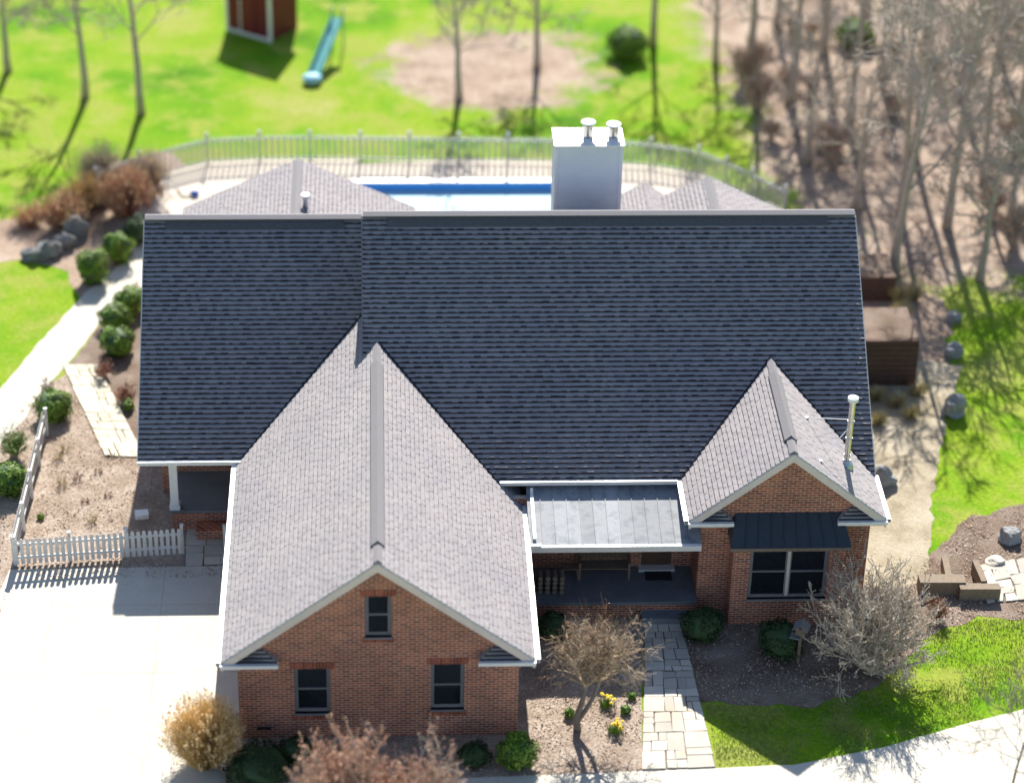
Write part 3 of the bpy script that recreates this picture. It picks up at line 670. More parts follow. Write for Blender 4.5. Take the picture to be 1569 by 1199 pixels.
# chimney
ch0, ch1 = P(853, 225, y=18.2), P(952, 226, y=18.2); cx0, cx1, cz1 = ch0.x, ch1.x, ch0.z; cy0, cy1 = 18.2, 19.35
chim = MB(); z_ = 6.2; k = 0
while z_ < cz1-.01:
    z2 = min(z_+.18, cz1)
    for (a, b, c, d) in ((cx0, cx1, cy0, cy1),):
        o_ = .045
        chim.hexa([(a-o_, c-o_, z_), (b+o_, c-o_, z_), (b+o_, d+o_, z_), (a-o_, d+o_, z_), (a, c, z2), (b, c, z2), (b, d, z2), (a, d, z2)])
    z_ = z2
chim = chim.build('chimney', M['siding'], HOUSE)
for x, y in ((cx0, cy0), (cx1, cy0), (cx1, cy1), (cx0, cy1)): MB().box(x-.06+(.0), x+.06, y-.05, y+.05, 6.2, cz1-.05).build('corner_board', M['siding'], chim)
MB().box(cx0-.1, cx1+.1, cy0-.1, cy1+.1, cz1, cz1+.07).build('chimney_cap', M['white'], chim)
fx = P(900, 215, y=18.8).x
for x, h, r_ in ((fx, .5, .17), (fx+.85, .42, .17)):
    f = MB().tube([(x, 18.8, cz1+.07), (x, 18.8, cz1+h)], r_, 14).build('flue', M['steel'], chim)
    MB().tube([(x, 18.8, cz1+h+.07), (x, 18.8, cz1+h+.12), (x, 18.8, cz1+h+.2)], [r_*1.5, r_*1.5, .03], 14).build('flue_cap', M['white'], f)
    for q in range(4): a = q*1.57+.6; MB().tube([(x+math.cos(a)*r_*.9, 18.8+math.sin(a)*r_*.9, cz1+h), (x+math.cos(a)*r_*.9, 18.8+math.sin(a)*r_*.9, cz1+h+.07)], .012, 4).build('cap_strut', M['steel'], f)
MB().box(cx0-.12, cx1+.12, cy0-.14, cy0-.03, 6.9, 7.3).build('chimney_flashing', M['galv'], chim)

# stove pipe on the right wing roof
ppx = P(1296, 703, y=8.0)
def on_dr(px, py):       # point on the right slope of the right wing: solve by marching
    v = FWD*FPX + RIGHT*(px-784.0) - UP*(py-600.0); N = Vector((sd_, 0, 1)); O = Vector((Xd, Yd, Zd)); t = (O-CAM).dot(N)/v.dot(N); return CAM+v*t
pb = on_dr(1296, 712); top = P(1307, 616, y=pb.y)
pipe = MB().tube([pb-Vector((0, 0, .15)), (pb.x, pb.y, top.z)], .095, 16).build('stove_pipe', M['steel'], HOUSE)
for dz_ in (.0, .62, 1.24): 
    MB().tube([(pb.x, pb.y, pb.z+.35+dz_), (pb.x, pb.y, pb.z+.39+dz_)], .104, 16).build('pipe_band', M['galv'], pipe)
MB().tube([(pb.x, pb.y, top.z), (pb.x, pb.y, top.z+.05), (pb.x, pb.y, top.z+.16), (pb.x, pb.y, top.z+.2)], [.12, .17, .17, .08], 16).build('pipe_cap', M['white'], pipe)
MB().tube([pb+Vector((0, 0, -.1)), pb+Vector((0, 0, .05)), pb+Vector((0, 0, .2))], [.24, .2, .11], 16).build('flashing_cone', M['galv'], pipe)
for q, hz in (((1235, 641), .72), ((1256, 707), .62)):
    a = on_dr(*q); st = MB().tube([a+Vector((0, 0, .03)), (pb.x, pb.y, pb.z+hz*(top.z-pb.z))], .014, 5).build('pipe_brace', M['white'], pipe)
    MB().box(a.x-.06, a.x+.06, a.y-.06, a.y+.06, a.z-.03, a.z+.05).build('brace_foot', M['white'], st)
# plumbing vent behind the left ridge
vp = P(468, 322, z=6.7); vpp = MB().tube([(vp.x, vp.y, 5.6), (vp.x, vp.y, 7.2)], .1, 12).build('plumbing_vent', M['galv'], HOUSE)
MB().tube([(vp.x, vp.y, 7.2), (vp.x, vp.y, 7.3)], .15, 12).build('vent_cap', M['white'], vpp)

# ------------------------------------------------------------------ fences
def picket_fence(a, b, z0, h, npick, label, name='picket_fence', posts=3, wd=.115, group=None, phs=None):
    a, b = Vector((*a, z0)), Vector((*b, z0)); d = (b-a); L_ = d.length; d.normalize(); nrm = Vector((-d.y, d.x, 0))
    T = thing(name, a, label, 'fence', group)
    for zz in (.3, h*.76):
        MB().beam(a+Vector((0, 0, zz)), b+Vector((0, 0, zz)), .04, .085).build('rail', M['fence'], T)
    for k in range(npick):
        c = a+d*(L_*(k+.5)/npick)-nrm*.04; hh = h+rnd.uniform(-.015, .015); mb = MB(); x = d*wd/2; y = nrm*.011
        def pr(u, z, s): return c+d*u+Vector((0, 0, z))+nrm*s
        prof = [(-wd/2, .06), (wd/2, .06), (wd/2, hh-.07), (wd*.28, hh-.015), (0, hh), (-wd*.28, hh-.015), (-wd/2, hh-.07)]
        f0 = [pr(u, z, -.011) for u, z in prof]; f1 = [pr(u, z, .011) for u, z in prof]; n = len(prof); i = len(mb.v)
        mb.v += [tuple(q) for q in f0+f1]; mb.f += [tuple(range(n)), tuple(range(2*n-1, n-1, -1))]+[(j, n+j, n+(j+1) % n, (j+1) % n) for j in range(n)]; mb.mi += [0]*(n+2)
        mb.build('picket', M['fence'], T)
    for k in range(posts):
        c = a+d*(L_*k/(posts-1))+nrm*.05
        p_ = MB().box(c.x-.045, c.x+.045, c.y-.045, c.y+.045, 0, h+.06).build('post', M['fence'], T)
        MB().box(c.x-.06, c.x+.06, c.y-.06, c.y+.06, h+.06, h+.09).build('post_cap', M['fence'], p_)
    return T
fa, fb, fc = P(22, 866, z=0).xy, P(280, 849, z=0).xy, P(70, 668, z=0).xy
picket_fence(fa, fb, 0, 1.05, 29, 'white picket fence running along the driveway edge in front of the mulch bed', posts=4)
picket_fence(fc, fa, 0, 1.05, 52, 'white picket fence seen nearly end on along the left side of the mulch bed', posts=5)
picket_fence(P(345, 850, z=0).xy, P(372, 849, z=0).xy, 0, 1.05, 4, 'short white picket fence stub beside the garage wall', posts=2)

FP = [P(x, y, z=0).xy for x, y in ((150, 305), (215, 280), (318, 253), (398, 249), (475, 248), (552, 249), (627, 250), (702, 251), (777, 252), (850, 253), (922, 255), (995, 259), (1068, 271), (1110, 288), (1150, 306), (1200, 332))]
PF = thing('pool_fence', (*FP[5], 0), 'long grey picket fence curving round the far side of the pool deck', 'fence')
ph_ = 1.25
for k, (a, b) in enumerate(zip(FP, FP[1:])):
    a, b = Vector((*a, 0)), Vector((*b, 0)); L_ = (b-a).length; n = max(2, int(L_/.235)); d = (b-a).normalized()
    mb = MB()
    for j in range(1, n):
        c = a.lerp(b, j/n); mb.beam(c+Vector((0, 0, .08)), c+Vector((0, 0, ph_-.02)), .095, .03, up=(d.y, -d.x, 0))
    mb.build('picket_panel', M['poolfence'], PF)
    for zz in (.18, ph_-.16): MB().beam(a+Vector((0, 0, zz)), b+Vector((0, 0, zz)), .04, .06).build('rail', M['poolfence'], PF)
for a in FP:
    p_ = MB().box(a[0]-.06, a[0]+.06, a[1]-.06, a[1]+.06, 0, ph_+.06).build('post', M['poolfence'], PF)
    MB().blob((a[0], a[1], ph_+.13), .09, .09, .09, 8, 6, 0).build('post_ball', M['white'], p_, smooth=True)

# ------------------------------------------------------------------ plants
def boxwood(px, py, r_, h, label, mt='green', cat='shrub', group=None, z=0, n=None, name='round_shrub', base=None):
    c = P(px, py, z=0) if base is None else Vector((*base, 0)); T = thing(name, (c.x, c.y, 0), label, cat, group)
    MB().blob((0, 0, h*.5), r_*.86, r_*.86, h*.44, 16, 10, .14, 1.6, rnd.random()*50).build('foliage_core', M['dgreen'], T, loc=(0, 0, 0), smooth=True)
    mb = MB(); n = n or int(2600*r_*h*2); sd_n = rnd.random()*40
    for k in range(n):
        d = Vector((rnd.gauss(0, 1), rnd.gauss(0, 1), rnd.gauss(.15, 1))).normalized(); q = 1+.42*noise.noise(d*1.7+Vector((sd_n, 0, 0)))
        q *= rnd.uniform(.86, 1.04)
        p = Vector((d.x*r_*q, d.y*r_*q, max(.03, h*.5+d.z*h*.5*q))); mb.leaf(p, rnd.uniform(.05, .13), d)
    mb.build('foliage', M[mt], T, loc=(0, 0, 0)); return T

def grow(mb, p, d, L_, r_, depth, spread, segs=3, nch=3, wig=.18, up=.1, minr=.004, shr=.66, tips=None, sides=4, gap=.35):
    pts = [p]; rads = [r_]; q = p.copy(); dd = d.normalized()
    for k in range(segs):
        dd = (dd+Vector((rnd.gauss(0, wig), rnd.gauss(0, wig), rnd.gauss(0, wig)+up))).normalized(); q = q+dd*(L_/segs); pts.append(q.copy()); rads.append(max(minr, r_*(1-(.5*(k+1)/segs))))
    mb.tube(pts, rads, sides if depth > 1 else 3, cap=False)
    if tips is not None and depth <= 1: tips += pts[1:]
    if depth <= 0: return
    for c in range(nch+(1 if rnd.random() < .4 else 0)):
        t = rnd.uniform(gap, 1); i = min(segs-1, int(t*segs)); b = pts[i].lerp(pts[i+1], t*segs-i)
        ax = dd.orthogonal().normalized(); ax.rotate(Matrix.Rotation(rnd.random()*6.283, 3, dd)); nd = (dd+ax*spread*rnd.uniform(.6, 1.3)).normalized()
        grow(mb, b, nd, L_*shr*rnd.uniform(.75, 1.15), max(minr, rads[i]*.62), depth-1, spread, segs, nch, wig, up, minr, shr, tips, sides, gap)

def bare_tree(label, loc, h, seed, mt='barkb', nl=9, group=None, cat='tree', name='bare_tree', tr=.16, crown_from=.35, depth=3, minr=.012, lean=.03, nch=3, tw='barkb'):
    global rnd; keep = rnd; rnd = random.Random(seed)
    T = thing(name, loc, label, cat, group); pts = []; rads = []; p = Vector((0, 0, -.1)); d = Vector((rnd.gauss(0, lean), rnd.gauss(0, lean), 1))
    for k in range(9):
        pts.append(p.copy()); rads.append(tr*(1.25 if k == 0 else 1)*(1-k/9.5)); p = p+d.normalized()*h/8; d = d+Vector((rnd.gauss(0, .05), rnd.gauss(0, .05), 0))
    MB().tube(pts, rads, 8).build('trunk', M[mt], T, loc=(0, 0, 0), smooth=True)
    mb = MB()
    for k in range(nl):
        t = crown_from+(1-crown_from)*(k+rnd.random())/nl; i = min(7, int(t*8)); b = pts[i].lerp(pts[i+1], t*8-i); a = rnd.random()*6.283
        grow(mb, b, Vector((math.cos(a), math.sin(a), rnd.uniform(.4, 1.1))), h*rnd.uniform(.2, .34)*(1.25-t*.6), tr*.4*(1.1-t), depth, .8, minr=minr, nch=nch)
    mb.build('crown', M[tw], T, loc=(0, 0, 0)); rnd = keep
    return T

def twig_shrub(px, py, h, spread, nst, label, mt, cat='shrub', leaves=None, depth=2, minr=.006, name='bare_shrub', group=None, r0=.02, up=.12, lsz=.03, nleaf=0, low=.5, base=None, nch=3, segs=3):
    c = P(px, py, z=0) if base is None else Vector((*base, 0)); T = thing(name, (c.x, c.y, 0), label, cat, group); mb = MB(); tips = []
    for k in range(nst):
        a = rnd.random()*6.283; s = rnd.uniform(.1, spread); hh = h*rnd.uniform(.55, 1)
        grow(mb, Vector((math.cos(a)*.07*spread, math.sin(a)*.07*spread, 0)), Vector((math.cos(a)*s, math.sin(a)*s, 1)), hh*low*1.05, r0, depth, .65, segs, nch, .16, up, minr, .62, tips)
    mb.build('stems', M[mt], T, loc=(0, 0, 0))
    if nleaf:
        lb = MB()
        for k in range(nleaf):
            p = tips[rnd.randrange(len(tips))]; lb.leaf(p+Vector((rnd.gauss(0, .03), rnd.gauss(0, .03), rnd.gauss(0, .03))), lsz*rnd.uniform(.6, 1.4))
        lb.build('leaves', M[leaves or mt], T, loc=(0, 0, 0))  # small pieces at the twig tips, buds on most of the shrubs
    return T

def grass_clump(px, py, r_, h, n, label, mt='straw', name='ornamental_grass', group=None, plume=0):
    c = P(px, py, z=0); T = thing(name, (c.x, c.y, 0), label, 'ornamental grass', group); mb = MB(); pl = MB()
    for k in range(n):
        a = rnd.random()*6.283; o = r_*.3*rnd.random(); lean = rnd.random()**.7*r_; hh = h*rnd.uniform(.5, 1)*(1-.35*(lean/r_)**2)
        p0 = Vector((math.cos(a)*o, math.sin(a)*o, 0)); p2 = Vector((math.cos(a)*(o+lean), math.sin(a)*(o+lean), hh)); p1 = p0.lerp(p2, .5)+Vector((0, 0, hh*.12))
        s = Vector((-math.sin(a+1), math.cos(a+1), 0))*.007
        mb.face([p0-s, p0+s, p1+s*.9, p1-s*.9]); mb.face([p1-s*.9, p1+s*.9, p2+s*.2, p2-s*.2])
        if rnd.random() < plume:
            for q in range(7): pl.leaf(p2+Vector((rnd.gauss(0, .02), rnd.gauss(0, .02), rnd.gauss(0, .06))), .09, None, .3)
    mb.build('blades', M[mt], T, loc=(0, 0, 0))
    if plume: pl.build('plumes', M['plume'], T, loc=(0, 0, 0))
    return T
M['plume'] = simple('pale_seed_plume', (.90, .68, .36), (.80, .56, .28), 4, .9, island=.4)

# front beds
grass_clump(312, 1170, 1.05, 2.3, 6500, 'big golden clump of dry ornamental grass at the garage corner beside the driveway', plume=.12)
twig_shrub(0, 0, 4.7, .42, 64, 'large rosy tan shrub with dense bud covered twigs below the garage gable window', 'twigpale', leaves='twigrose', depth=3, nleaf=52000, lsz=.075, minr=.008, r0=.035, base=(-.9, -5.2))
twig_shrub(0, 0, 4.1, .4, 34, 'greyish bud covered shrub just right of the large rosy tan shrub', 'twigpale', leaves='twigrose', depth=3, nleaf=16000, lsz=.06, minr=.008, r0=.03, base=(1.05, -4.9))
boxwood(792, 1172, .55, 1.0, 'round green boxwood half in sun at the right corner of the garage wall')
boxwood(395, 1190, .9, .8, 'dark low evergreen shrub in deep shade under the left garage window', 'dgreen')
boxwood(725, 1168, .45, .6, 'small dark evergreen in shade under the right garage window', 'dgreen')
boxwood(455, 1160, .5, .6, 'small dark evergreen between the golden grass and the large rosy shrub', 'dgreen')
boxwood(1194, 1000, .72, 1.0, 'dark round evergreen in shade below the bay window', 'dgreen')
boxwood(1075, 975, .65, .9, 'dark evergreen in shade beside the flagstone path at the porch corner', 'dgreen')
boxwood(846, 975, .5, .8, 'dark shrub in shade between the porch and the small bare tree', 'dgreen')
grass_clump(940, 1010, .5, 1.0, 700, 'thin dry grass clump behind the small bare front tree', mt='twigpale')

# crooked small tree in the front bed
c = P(884, 1118, z=0); T = thing('bare_tree', (c.x, c.y, 0), 'crooked bare tree with two trunks in the front bed left of the flagstone path', 'tree')
keep = rnd; rnd = random.Random(21); mb = MB(); cr = MB(); tips = []
t1 = [(0, 0, 0), (-.04, 0, .45), (.1, .02, 1.0), (.2, .03, 1.6), (.05, .05, 2.2)]; t2 = [(0, 0, .35), (.22, .05, .7), (.45, .08, 1.2), (.6, .1, 1.75), (.65, .15, 2.3)]
mb.tube(t1, [.12, .1, .085, .07, .06], 8); mb.tube(t2, [.09, .075, .065, .055, .05], 7); mb.build('trunk', M['bark'], T, loc=(0, 0, 0), smooth=True)
for bp_, nb in ((t1[4], 11), (t1[3], 6), (t2[4], 11), (t2[3], 6)):
    for k in range(nb):
        a = rnd.random()*6.283; grow(cr, Vector(bp_), Vector((math.cos(a), math.sin(a)*.8, rnd.uniform(.3, 2.0))), rnd.uniform(.75, 1.3), .04, 3, .9, 3, 3, .24, .0, .007, .66, tips)
cr.build('crown', M['twigbrown'], T, loc=(0, 0, 0))
lb = MB()
for k in range(2600): lb.leaf(tips[rnd.randrange(len(tips))], .045)
lb.build('leaves', M['twigrose'], T, loc=(0, 0, 0)); rnd = keep  # these are buds on the bare twig tips
boxwood(0, 0, .16, .3, 'tiny green tuft at the foot of the small crooked tree', name='green_tuft', base=(P(872, 1098, z=0).x, P(872, 1098, z=0).y), n=200)
twig_shrub(905, 1000, 2.3, .55, 16, 'upright orange brown bare shrub behind the crooked front tree', 'twigrose', leaves='straw', depth=2, nleaf=900, lsz=.04)

# large pale shrub in front of the bay window
twig_shrub(1334, 1028, 4.2, .95, 46, 'large vase shaped pale bare shrub in front of the bay window', 'twigpale', leaves='twigpale', depth=3, nleaf=14000, lsz=.06, minr=.009, r0=.04, low=.52, up=.10)
twig_shrub(1350, 965, 2.3, .9, 16, 'pinkish bare shrub spreading behind and right of the large pale shrub', 'twigpale', leaves='twigrose', depth=3, nleaf=1500, lsz=.04, minr=.006, r0=.02)
twig_shrub(1436, 948, .95, .8, 26, 'rust red twiggy shrub beside the timber steps', 'twigred', leaves='twigrose', depth=2, nleaf=1500, lsz=.04, r0=.014, minr=.005)
twig_shrub(1363, 1018, .6, .8, 16, 'small rust red twiggy shrub at the lawn edge', 'twigred', leaves='twigred', depth=2, nleaf=600, lsz=.035, r0=.01, minr=.005)

# sapling at the right edge
c = P(1548, 1225, z=0)
bare_tree('slender sapling with thin bare branches at the lower right edge of the lawn', (c.x, c.y, 0), 5.2, 5, 'bark', nl=16, name='sapling', tr=.045, crown_from=.2, depth=2, minr=.009, tw='bark')

# daffodils
c = P(936, 1105, z=0)
for k, (x, y, n, lb_) in enumerate(((930, 1082, 11, 'clump of yellow daffodils nearest the crooked front tree'), (942, 1122, 14, 'clump of yellow daffodils nearest the driveway in the front bed'))):
    c = P(x, y, z=0); T = thing('daffodil_clump', (c.x, c.y, 0), lb_, 'flowers', 'daffodils in the front bed'); lv = MB(); fl = MB()
    for j in range(150):
        a = rnd.random()*6.283; r_ = rnd.random()*.2; p = Vector((math.cos(a)*r_, math.sin(a)*r_, 0)); q = p*1.5+Vector((0, 0, rnd.uniform(.18, .32))); s = Vector((.008, 0, 0)); lv.face([p-s, p+s, q+s*.3, q-s*.3])
    for j in range(n):
        a = rnd.random()*6.283; r_ = rnd.random()*.24; p = Vector((math.cos(a)*r_, math.sin(a)*r_, rnd.uniform(.26, .38)))
        for q in range(6): a2 = q*1.047; fl.face([p, p+Vector((math.cos(a2-.4)*.045, math.sin(a2-.4)*.045, .012)), p+Vector((math.cos(a2)*.075, math.sin(a2)*.075, .005)), p+Vector((math.cos(a2+.4)*.045, math.sin(a2+.4)*.045, .012))])
        fl.tube([p, p+Vector((0, -.01, .04))], [.02, .03], 6)
    lv.build('leaves', M['green'], T, loc=(0, 0, 0)); fl.build('blossoms', M['yellow'], T, loc=(0, 0, 0))
boxwood(958, 1092, .16, .25, 'small dark green tuft right of the daffodils', name='green_tuft', n=220)
boxwood(968, 1070, .12, .2, 'tiny green tuft beside the flagstone path above the daffodils', name='green_tuft', n=160)

# left bed
boxwood(82, 640, .62, 1.0, 'round bright green boxwood at the upper end of the picket fence')
boxwood(12, 752, .66, 1.0, 'round bright green boxwood left of the picket fence below the pale yew')
twig_shrub(22, 700, 1.3, .9, 24, 'sprawling grey green shrub with bare twigs left of the picket fence', 'twigpale', leaves='green', depth=2, nleaf=3000, lsz=.06)
twig_shrub(70, 610, 1.1, .7, 10, 'dark bare shrub at the far end of the fence beside the walkway', 'bark', depth=2)
twig_shrub(190, 615, .8, 1.0, 26, 'reddish brown twiggy shrub beside the left roof edge', 'twigred', leaves='twigrose', depth=2, nleaf=1500, lsz=.04, r0=.012)
twig_shrub(158, 578, .8, 1.0, 22, 'second reddish shrub farther up the bed nearer the walkway', 'twigred', leaves='twigrose', depth=2, nleaf=1200, lsz=.04, r0=.012)
boxwood(182, 540, .62, .95, 'round green shrub nearest the front in the row along the left roof edge')
boxwood(176, 502, .6, .9, 'round green shrub in the middle of the row along the left roof edge')
boxwood(200, 478, .6, .95, 'round green shrub half hidden behind the left roof edge')
boxwood(143, 432, .6, 1.3, 'upright dark green shrub on the far side of the walkway')
boxwood(182, 400, .55, 1.2, 'round dark green shrub behind the walkway close to the roof')
boxwood(212, 372, .55, 1.1, 'dark evergreen farthest back against the left roof corner', 'dgreen')
boxwood(196, 628, .2, .4, 'small blue green plant beside the yellow flagstones', name='green_plant', n=300)
for k, (x, y, s, lb_) in enumerate(((95, 745, .7, 'pale straw coloured fallen stalk clump near the middle of the picket fence'), (140, 800, .7, 'straw clump just behind the white picket fence'), (118, 735, .5, 'dark dry perennial clump in the middle of the fenced bed'), (150, 725, .35, 'small dry perennial tuft toward the roof edge'), (90, 705, .6, 'tangled tan perennial clump below the round boxwood'), (170, 700, .3, 'little brown tuft near the flagstones'), (130, 770, .3, 'low brown tuft near the white picket fence'), (165, 760, .3, 'low dark tuft close to the house shadow'), (100, 690, .5, 'dry straw coloured clump along the picket fence'))):
    twig_shrub(x, y, s*.7, 1.2, 26, lb_, 'drygrass' if k in (0, 1, 4, 8) else 'twigred', depth=1, name='dry_perennial', group='dry perennials in the fenced bed', r0=.006, minr=.004)
boxwood(62, 795, .12, .18, 'small yellow green sprout inside the fenced bed', name='green_tuft', n=150)
# back left brown plants
for k, (x, y, h, r_, lb_, mt, n) in enumerate(((130, 320, 1.6, .9, 'golden ornamental grass clump brightest among the brown plants', 'straw', 1800), (190, 330, 2.4, 1.1, 'tall brown grass clump beside the pool deck corner', 'twigrose', 2200), (95, 350, 1.7, 1.0, 'brown grass clump left of the golden one', 'twigrose', 1600), (225, 300, 2.2, .9, 'brown bushy grass reaching the pool fence', 'twigpale', 1500), (45, 345, 1.0, .9, 'low brown grass clump at the far left of the bed', 'twigrose', 900), (150, 285, 2.0, 1.1, 'tan grass clump behind the golden one', 'twigpale', 1500))):
    grass_clump(x, y, r_, h, n, lb_, mt, group='brown grasses behind the walkway', plume=.1)
twig_shrub(228, 318, 1.6, .7, 16, 'small tree with curled tan leaves at the left corner of the pool deck', 'twigrose', leaves='dleaf', depth=2, nleaf=900, lsz=.12)
def boulder(px, py, rx, ry, rz, label, mt='rock', group=None, seed=1, name='boulder'):
    c = P(px, py, z=0); o = MB().blob((0, 0, rz*.55), rx, ry, rz, 14, 9, .28, 1.4, seed).build(name, M[mt], None, loc=None); o.location = (c.x, c.y, 0); tag(o, label, 'boulder', group); return o
boulder(75, 392, .5, .4, .4, 'dark mossy rock at the lawn corner', 'darkrock', seed=2); boulder(98, 378, .45, .35, .35, 'dark rock between two others in the back left bed', 'darkrock', seed=3); boulder(52, 398, .5, .3, .3, 'low dark rock nearest the lawn', 'darkrock', seed=4)
boulder(115, 360, .5, .4, .5, 'dark rock under the brown grasses', 'darkrock', seed=5)
boulder(150, 312, .5, .4, .4, 'pale boulder below the golden grass', seed=6)
# white box in the house shadow
c = P(217, 792, z=0); o = MB().box(-.22, .22, -.17, .17, 0, .18).build('storage_box', M['white'], None); o.location = (c.x, c.y, .0); o.rotation_euler.z = .15; tag(o, 'small white box on the mulch at the edge of the house shadow', 'box')

# right side: boulders, retaining walls, timber steps
boulder(1547, 828, .38, .3, .3, 'grey boulder alone on the mulch at the right edge', seed=11)
boulder(1525, 862, .34, .26, .1, 'flat tan stone below the grey boulder', 'flag', seed=12, name='flat_stone')
boulder(1352, 742, .42, .34, .42, 'pale boulder just right of the bay roof gutter', seed=13)
boulder(1459, 634, .42, .36, .5, 'pale boulder at the lawn edge halfway up the gravel path', seed=14)
boulder(1460, 545, .36, .3, .34, 'grey edging stone nearest the pale boulder beside the lawn', seed=16)
boulder(1459, 492, .3, .3, .28, 'smaller grey edging stone farther up beside the lawn', seed=18)
for k, (x, y, r_) in enumerate(((1340, 612, .45), (1372, 622, .5), (1405, 605, .5), (1345, 650, .4), (1395, 640, .45))):
    grass_clump(x, y, r_, .6, 420, ['short tan grass clump against the retaining wall foot at the roof edge', 'short tan grass clump in the middle below the retaining wall', 'short tan grass clump right of the retaining wall', 'short tan grass clump nearest the roof edge on the path', 'short tan grass clump lowest of those on the path'][k], 'drygrass', group='short tan grasses by the retaining wall')
def rwall(px0, px1, py, h, label, dpt=1.2):
    a, b = P(px0, py, z=0), P(px1, py, z=0); T = thing('retaining_wall', (a.x, a.y, 0), label, 'retaining wall'); n = max(1, round(h/.2))
    for k in range(n):
        MB().box(a.x+rnd.uniform(0, .04), b.x, a.y+k*.02, a.y+.2+k*.02, k*.2+.004, k*.2+.196).build('timber', M['darktimber'], T)
    MB().box(a.x+.05, b.x-.02, a.y+.2+n*.02, a.y+dpt, 0, n*.2-.05).build('soil_fill', M['mulch'], T); return T
rwall(1290, 1402, 592, 1.8, 'dark timber retaining wall in shade beside the right end of the house', 2.6)
rwall(1290, 1370, 462, 1.0, 'upper dark timber retaining wall farther back on the right', 2.0)
for k, (x, y) in enumerate(((1335, 505), (1378, 488), (1375, 462), (1398, 460))):
    grass_clump(x, y, .5, .9, 420, ['yellow tan grass clump on top of the front retaining wall', 'yellow grass clump at the right end of the retaining wall top', 'yellow grass clump between the two retaining walls', 'yellow grass clump right of the upper retaining wall'][k], 'drygrass', group='yellow grasses on the terraces')
def stimber(a, b, w_, h, z, label):
    a, b = P(*a, z=z), P(*b, z=z); o = MB().beam((0, 0, 0), (b.x-a.x, b.y-a.y, 0), w_, h).build('landscape_timber', M['timber'], None); o.location = (a.x, a.y, z-h/2); tag(o, label, 'timber', 'timbers of the garden steps'); return o
stimber((1408, 886), (1478, 886), .45, .5, .5, 'weathered timber left of the red shrub steps')
stimber((1470, 898), (1532, 898), .32, .45, .45, 'weathered timber with a dark shaded face lowest on the steps')
stimber((1447, 852), (1455, 890), .2, .4, .42, 'weathered timber pointing away from the camera at the left of the steps')
stimber((1494, 858), (1508, 890), .2, .5, .5, 'weathered timber pointing away from the camera at the middle of the steps')
flagpath('flagstone_path', PG((1510, 925), (1640, 915), (1600, 850), (1500, 868)), .7, 0, M['flag'], seed=31, jag=.06)

# bird house on its post
c = P(1222, 1016, z=0); T = thing('birdhouse', (c.x, c.y, 0), 'grey wooden birdhouse on a post in the shaded bed below the bay window', 'birdhouse')
MB().box(-.045, .045, -.045, .045, 0, 1.15).build('post', M['wood'], T, loc=(0, 0, 0))
b_ = MB().box(-.15, .15, -.13, .13, 1.15, 1.4).build('body', M['wood'], T, loc=(0, 0, 0)); mb = MB()
mb.hexa([(-.24, -.22, 1.36), (0, -.22, 1.54), (0, .22, 1.54), (-.24, .22, 1.36), (-.24, -.22, 1.39), (0, -.22, 1.57), (0, .22, 1.57), (-.24, .22, 1.39)]); mb.hexa([(0, -.22, 1.54), (.24, -.22, 1.36), (.24, .22, 1.36), (0, .22, 1.54), (0, -.22, 1.57), (.24, -.22, 1.39), (.24, .22, 1.39), (0, .22, 1.57)])
mb.build('roof', M['frame'], T, loc=(0, 0, 0)); MB().box(-.3, .0, -.16, .1, 1.0, 1.05).build('tray', M['frame'], T, loc=(0, 0, 0))
T.rotation_euler.z = -.35

# bench, mat and pots on the porch
bc = P(925, 889, z=.6); T = thing('park_bench', (bc.x, bc.y+.28, .6), 'wooden bench with a curved slatted back on the shaded front porch', 'bench'); bl_ = .78
for s in (-1, 1):
    MB().box(s*bl_-.035, s*bl_+.035, -.28, -.21, 0, .62).build('leg', M['wood'], T, loc=(0, 0, 0)); MB().box(s*bl_-.035, s*bl_+.035, .22, .29, 0, .78).build('leg', M['wood'], T, loc=(0, 0, 0))
    MB().box(s*bl_-.04, s*bl_+.04, -.3, .25, .62, .67).build('armrest', M['wood'], T, loc=(0, 0, 0))
mb = MB()
for k in range(5): mb.box(-bl_, bl_, -.28+k*.1, -.2+k*.1, .42, .45)
mb.build('seat', M['wood'], T, loc=(0, 0, 0)); mb = MB(); n = 17
for k in range(n):
    x = -bl_+.06+(2*bl_-.12)*k/(n-1); zt = .86+.2*math.cos(x/bl_*1.4); mb.box(x-.022, x+.022, .24, .27, .5, zt-.02)
mb.box(-bl_, bl_, .23, .28, .48, .53); pts = [(-bl_+2*bl_*k/12, .255, .86+.2*math.cos((-bl_+2*bl_*k/12)/bl_*1.4)) for k in range(13)]; mb.tube(pts, .035, 6)
mb.build('backrest', M['wood'], T, loc=(0, 0, 0))
c = P(1008, 882, z=.6); o = MB().box(-.42, .42, -.26, .26, 0, .02).build('doormat', M['black'], None); o.location = (c.x, c.y, .602); tag(o, 'dark rectangular doormat on the porch floor before the front door', 'doormat')
c = P(872, 884, z=.6); T = thing('side_table', (c.x, c.y, .6), 'small low table left of the porch bench', 'table')
MB().box(-.28, .28, -.18, .18, .4, .43).build('tabletop', M['wood'], T, loc=(0, 0, 0))
for x in (-.24, .24):
    for y in (-.14, .14): MB().box(x-.02, x+.02, y-.02, y+.02, 0, .4).build('leg', M['wood'], T, loc=(0, 0, 0))
logs = []
for k in range(16):
    c = P(828+ (k % 4)*14+rnd.uniform(-2, 2), 905, z=.6); zz = .6+.09+(k//4)*.17
    o = MB().tube([(0, -.2, 0), (0, .2, 0)], rnd.uniform(.075, .09), 8).build('firewood_log', M['bark'], None); o.location = (P(826+(k % 4)*11, 900, z=.6).x, c.y, zz)
    tag(o, 'split firewood log in the dark stack at the left end of the porch', 'firewood', 'firewood logs stacked on the porch')

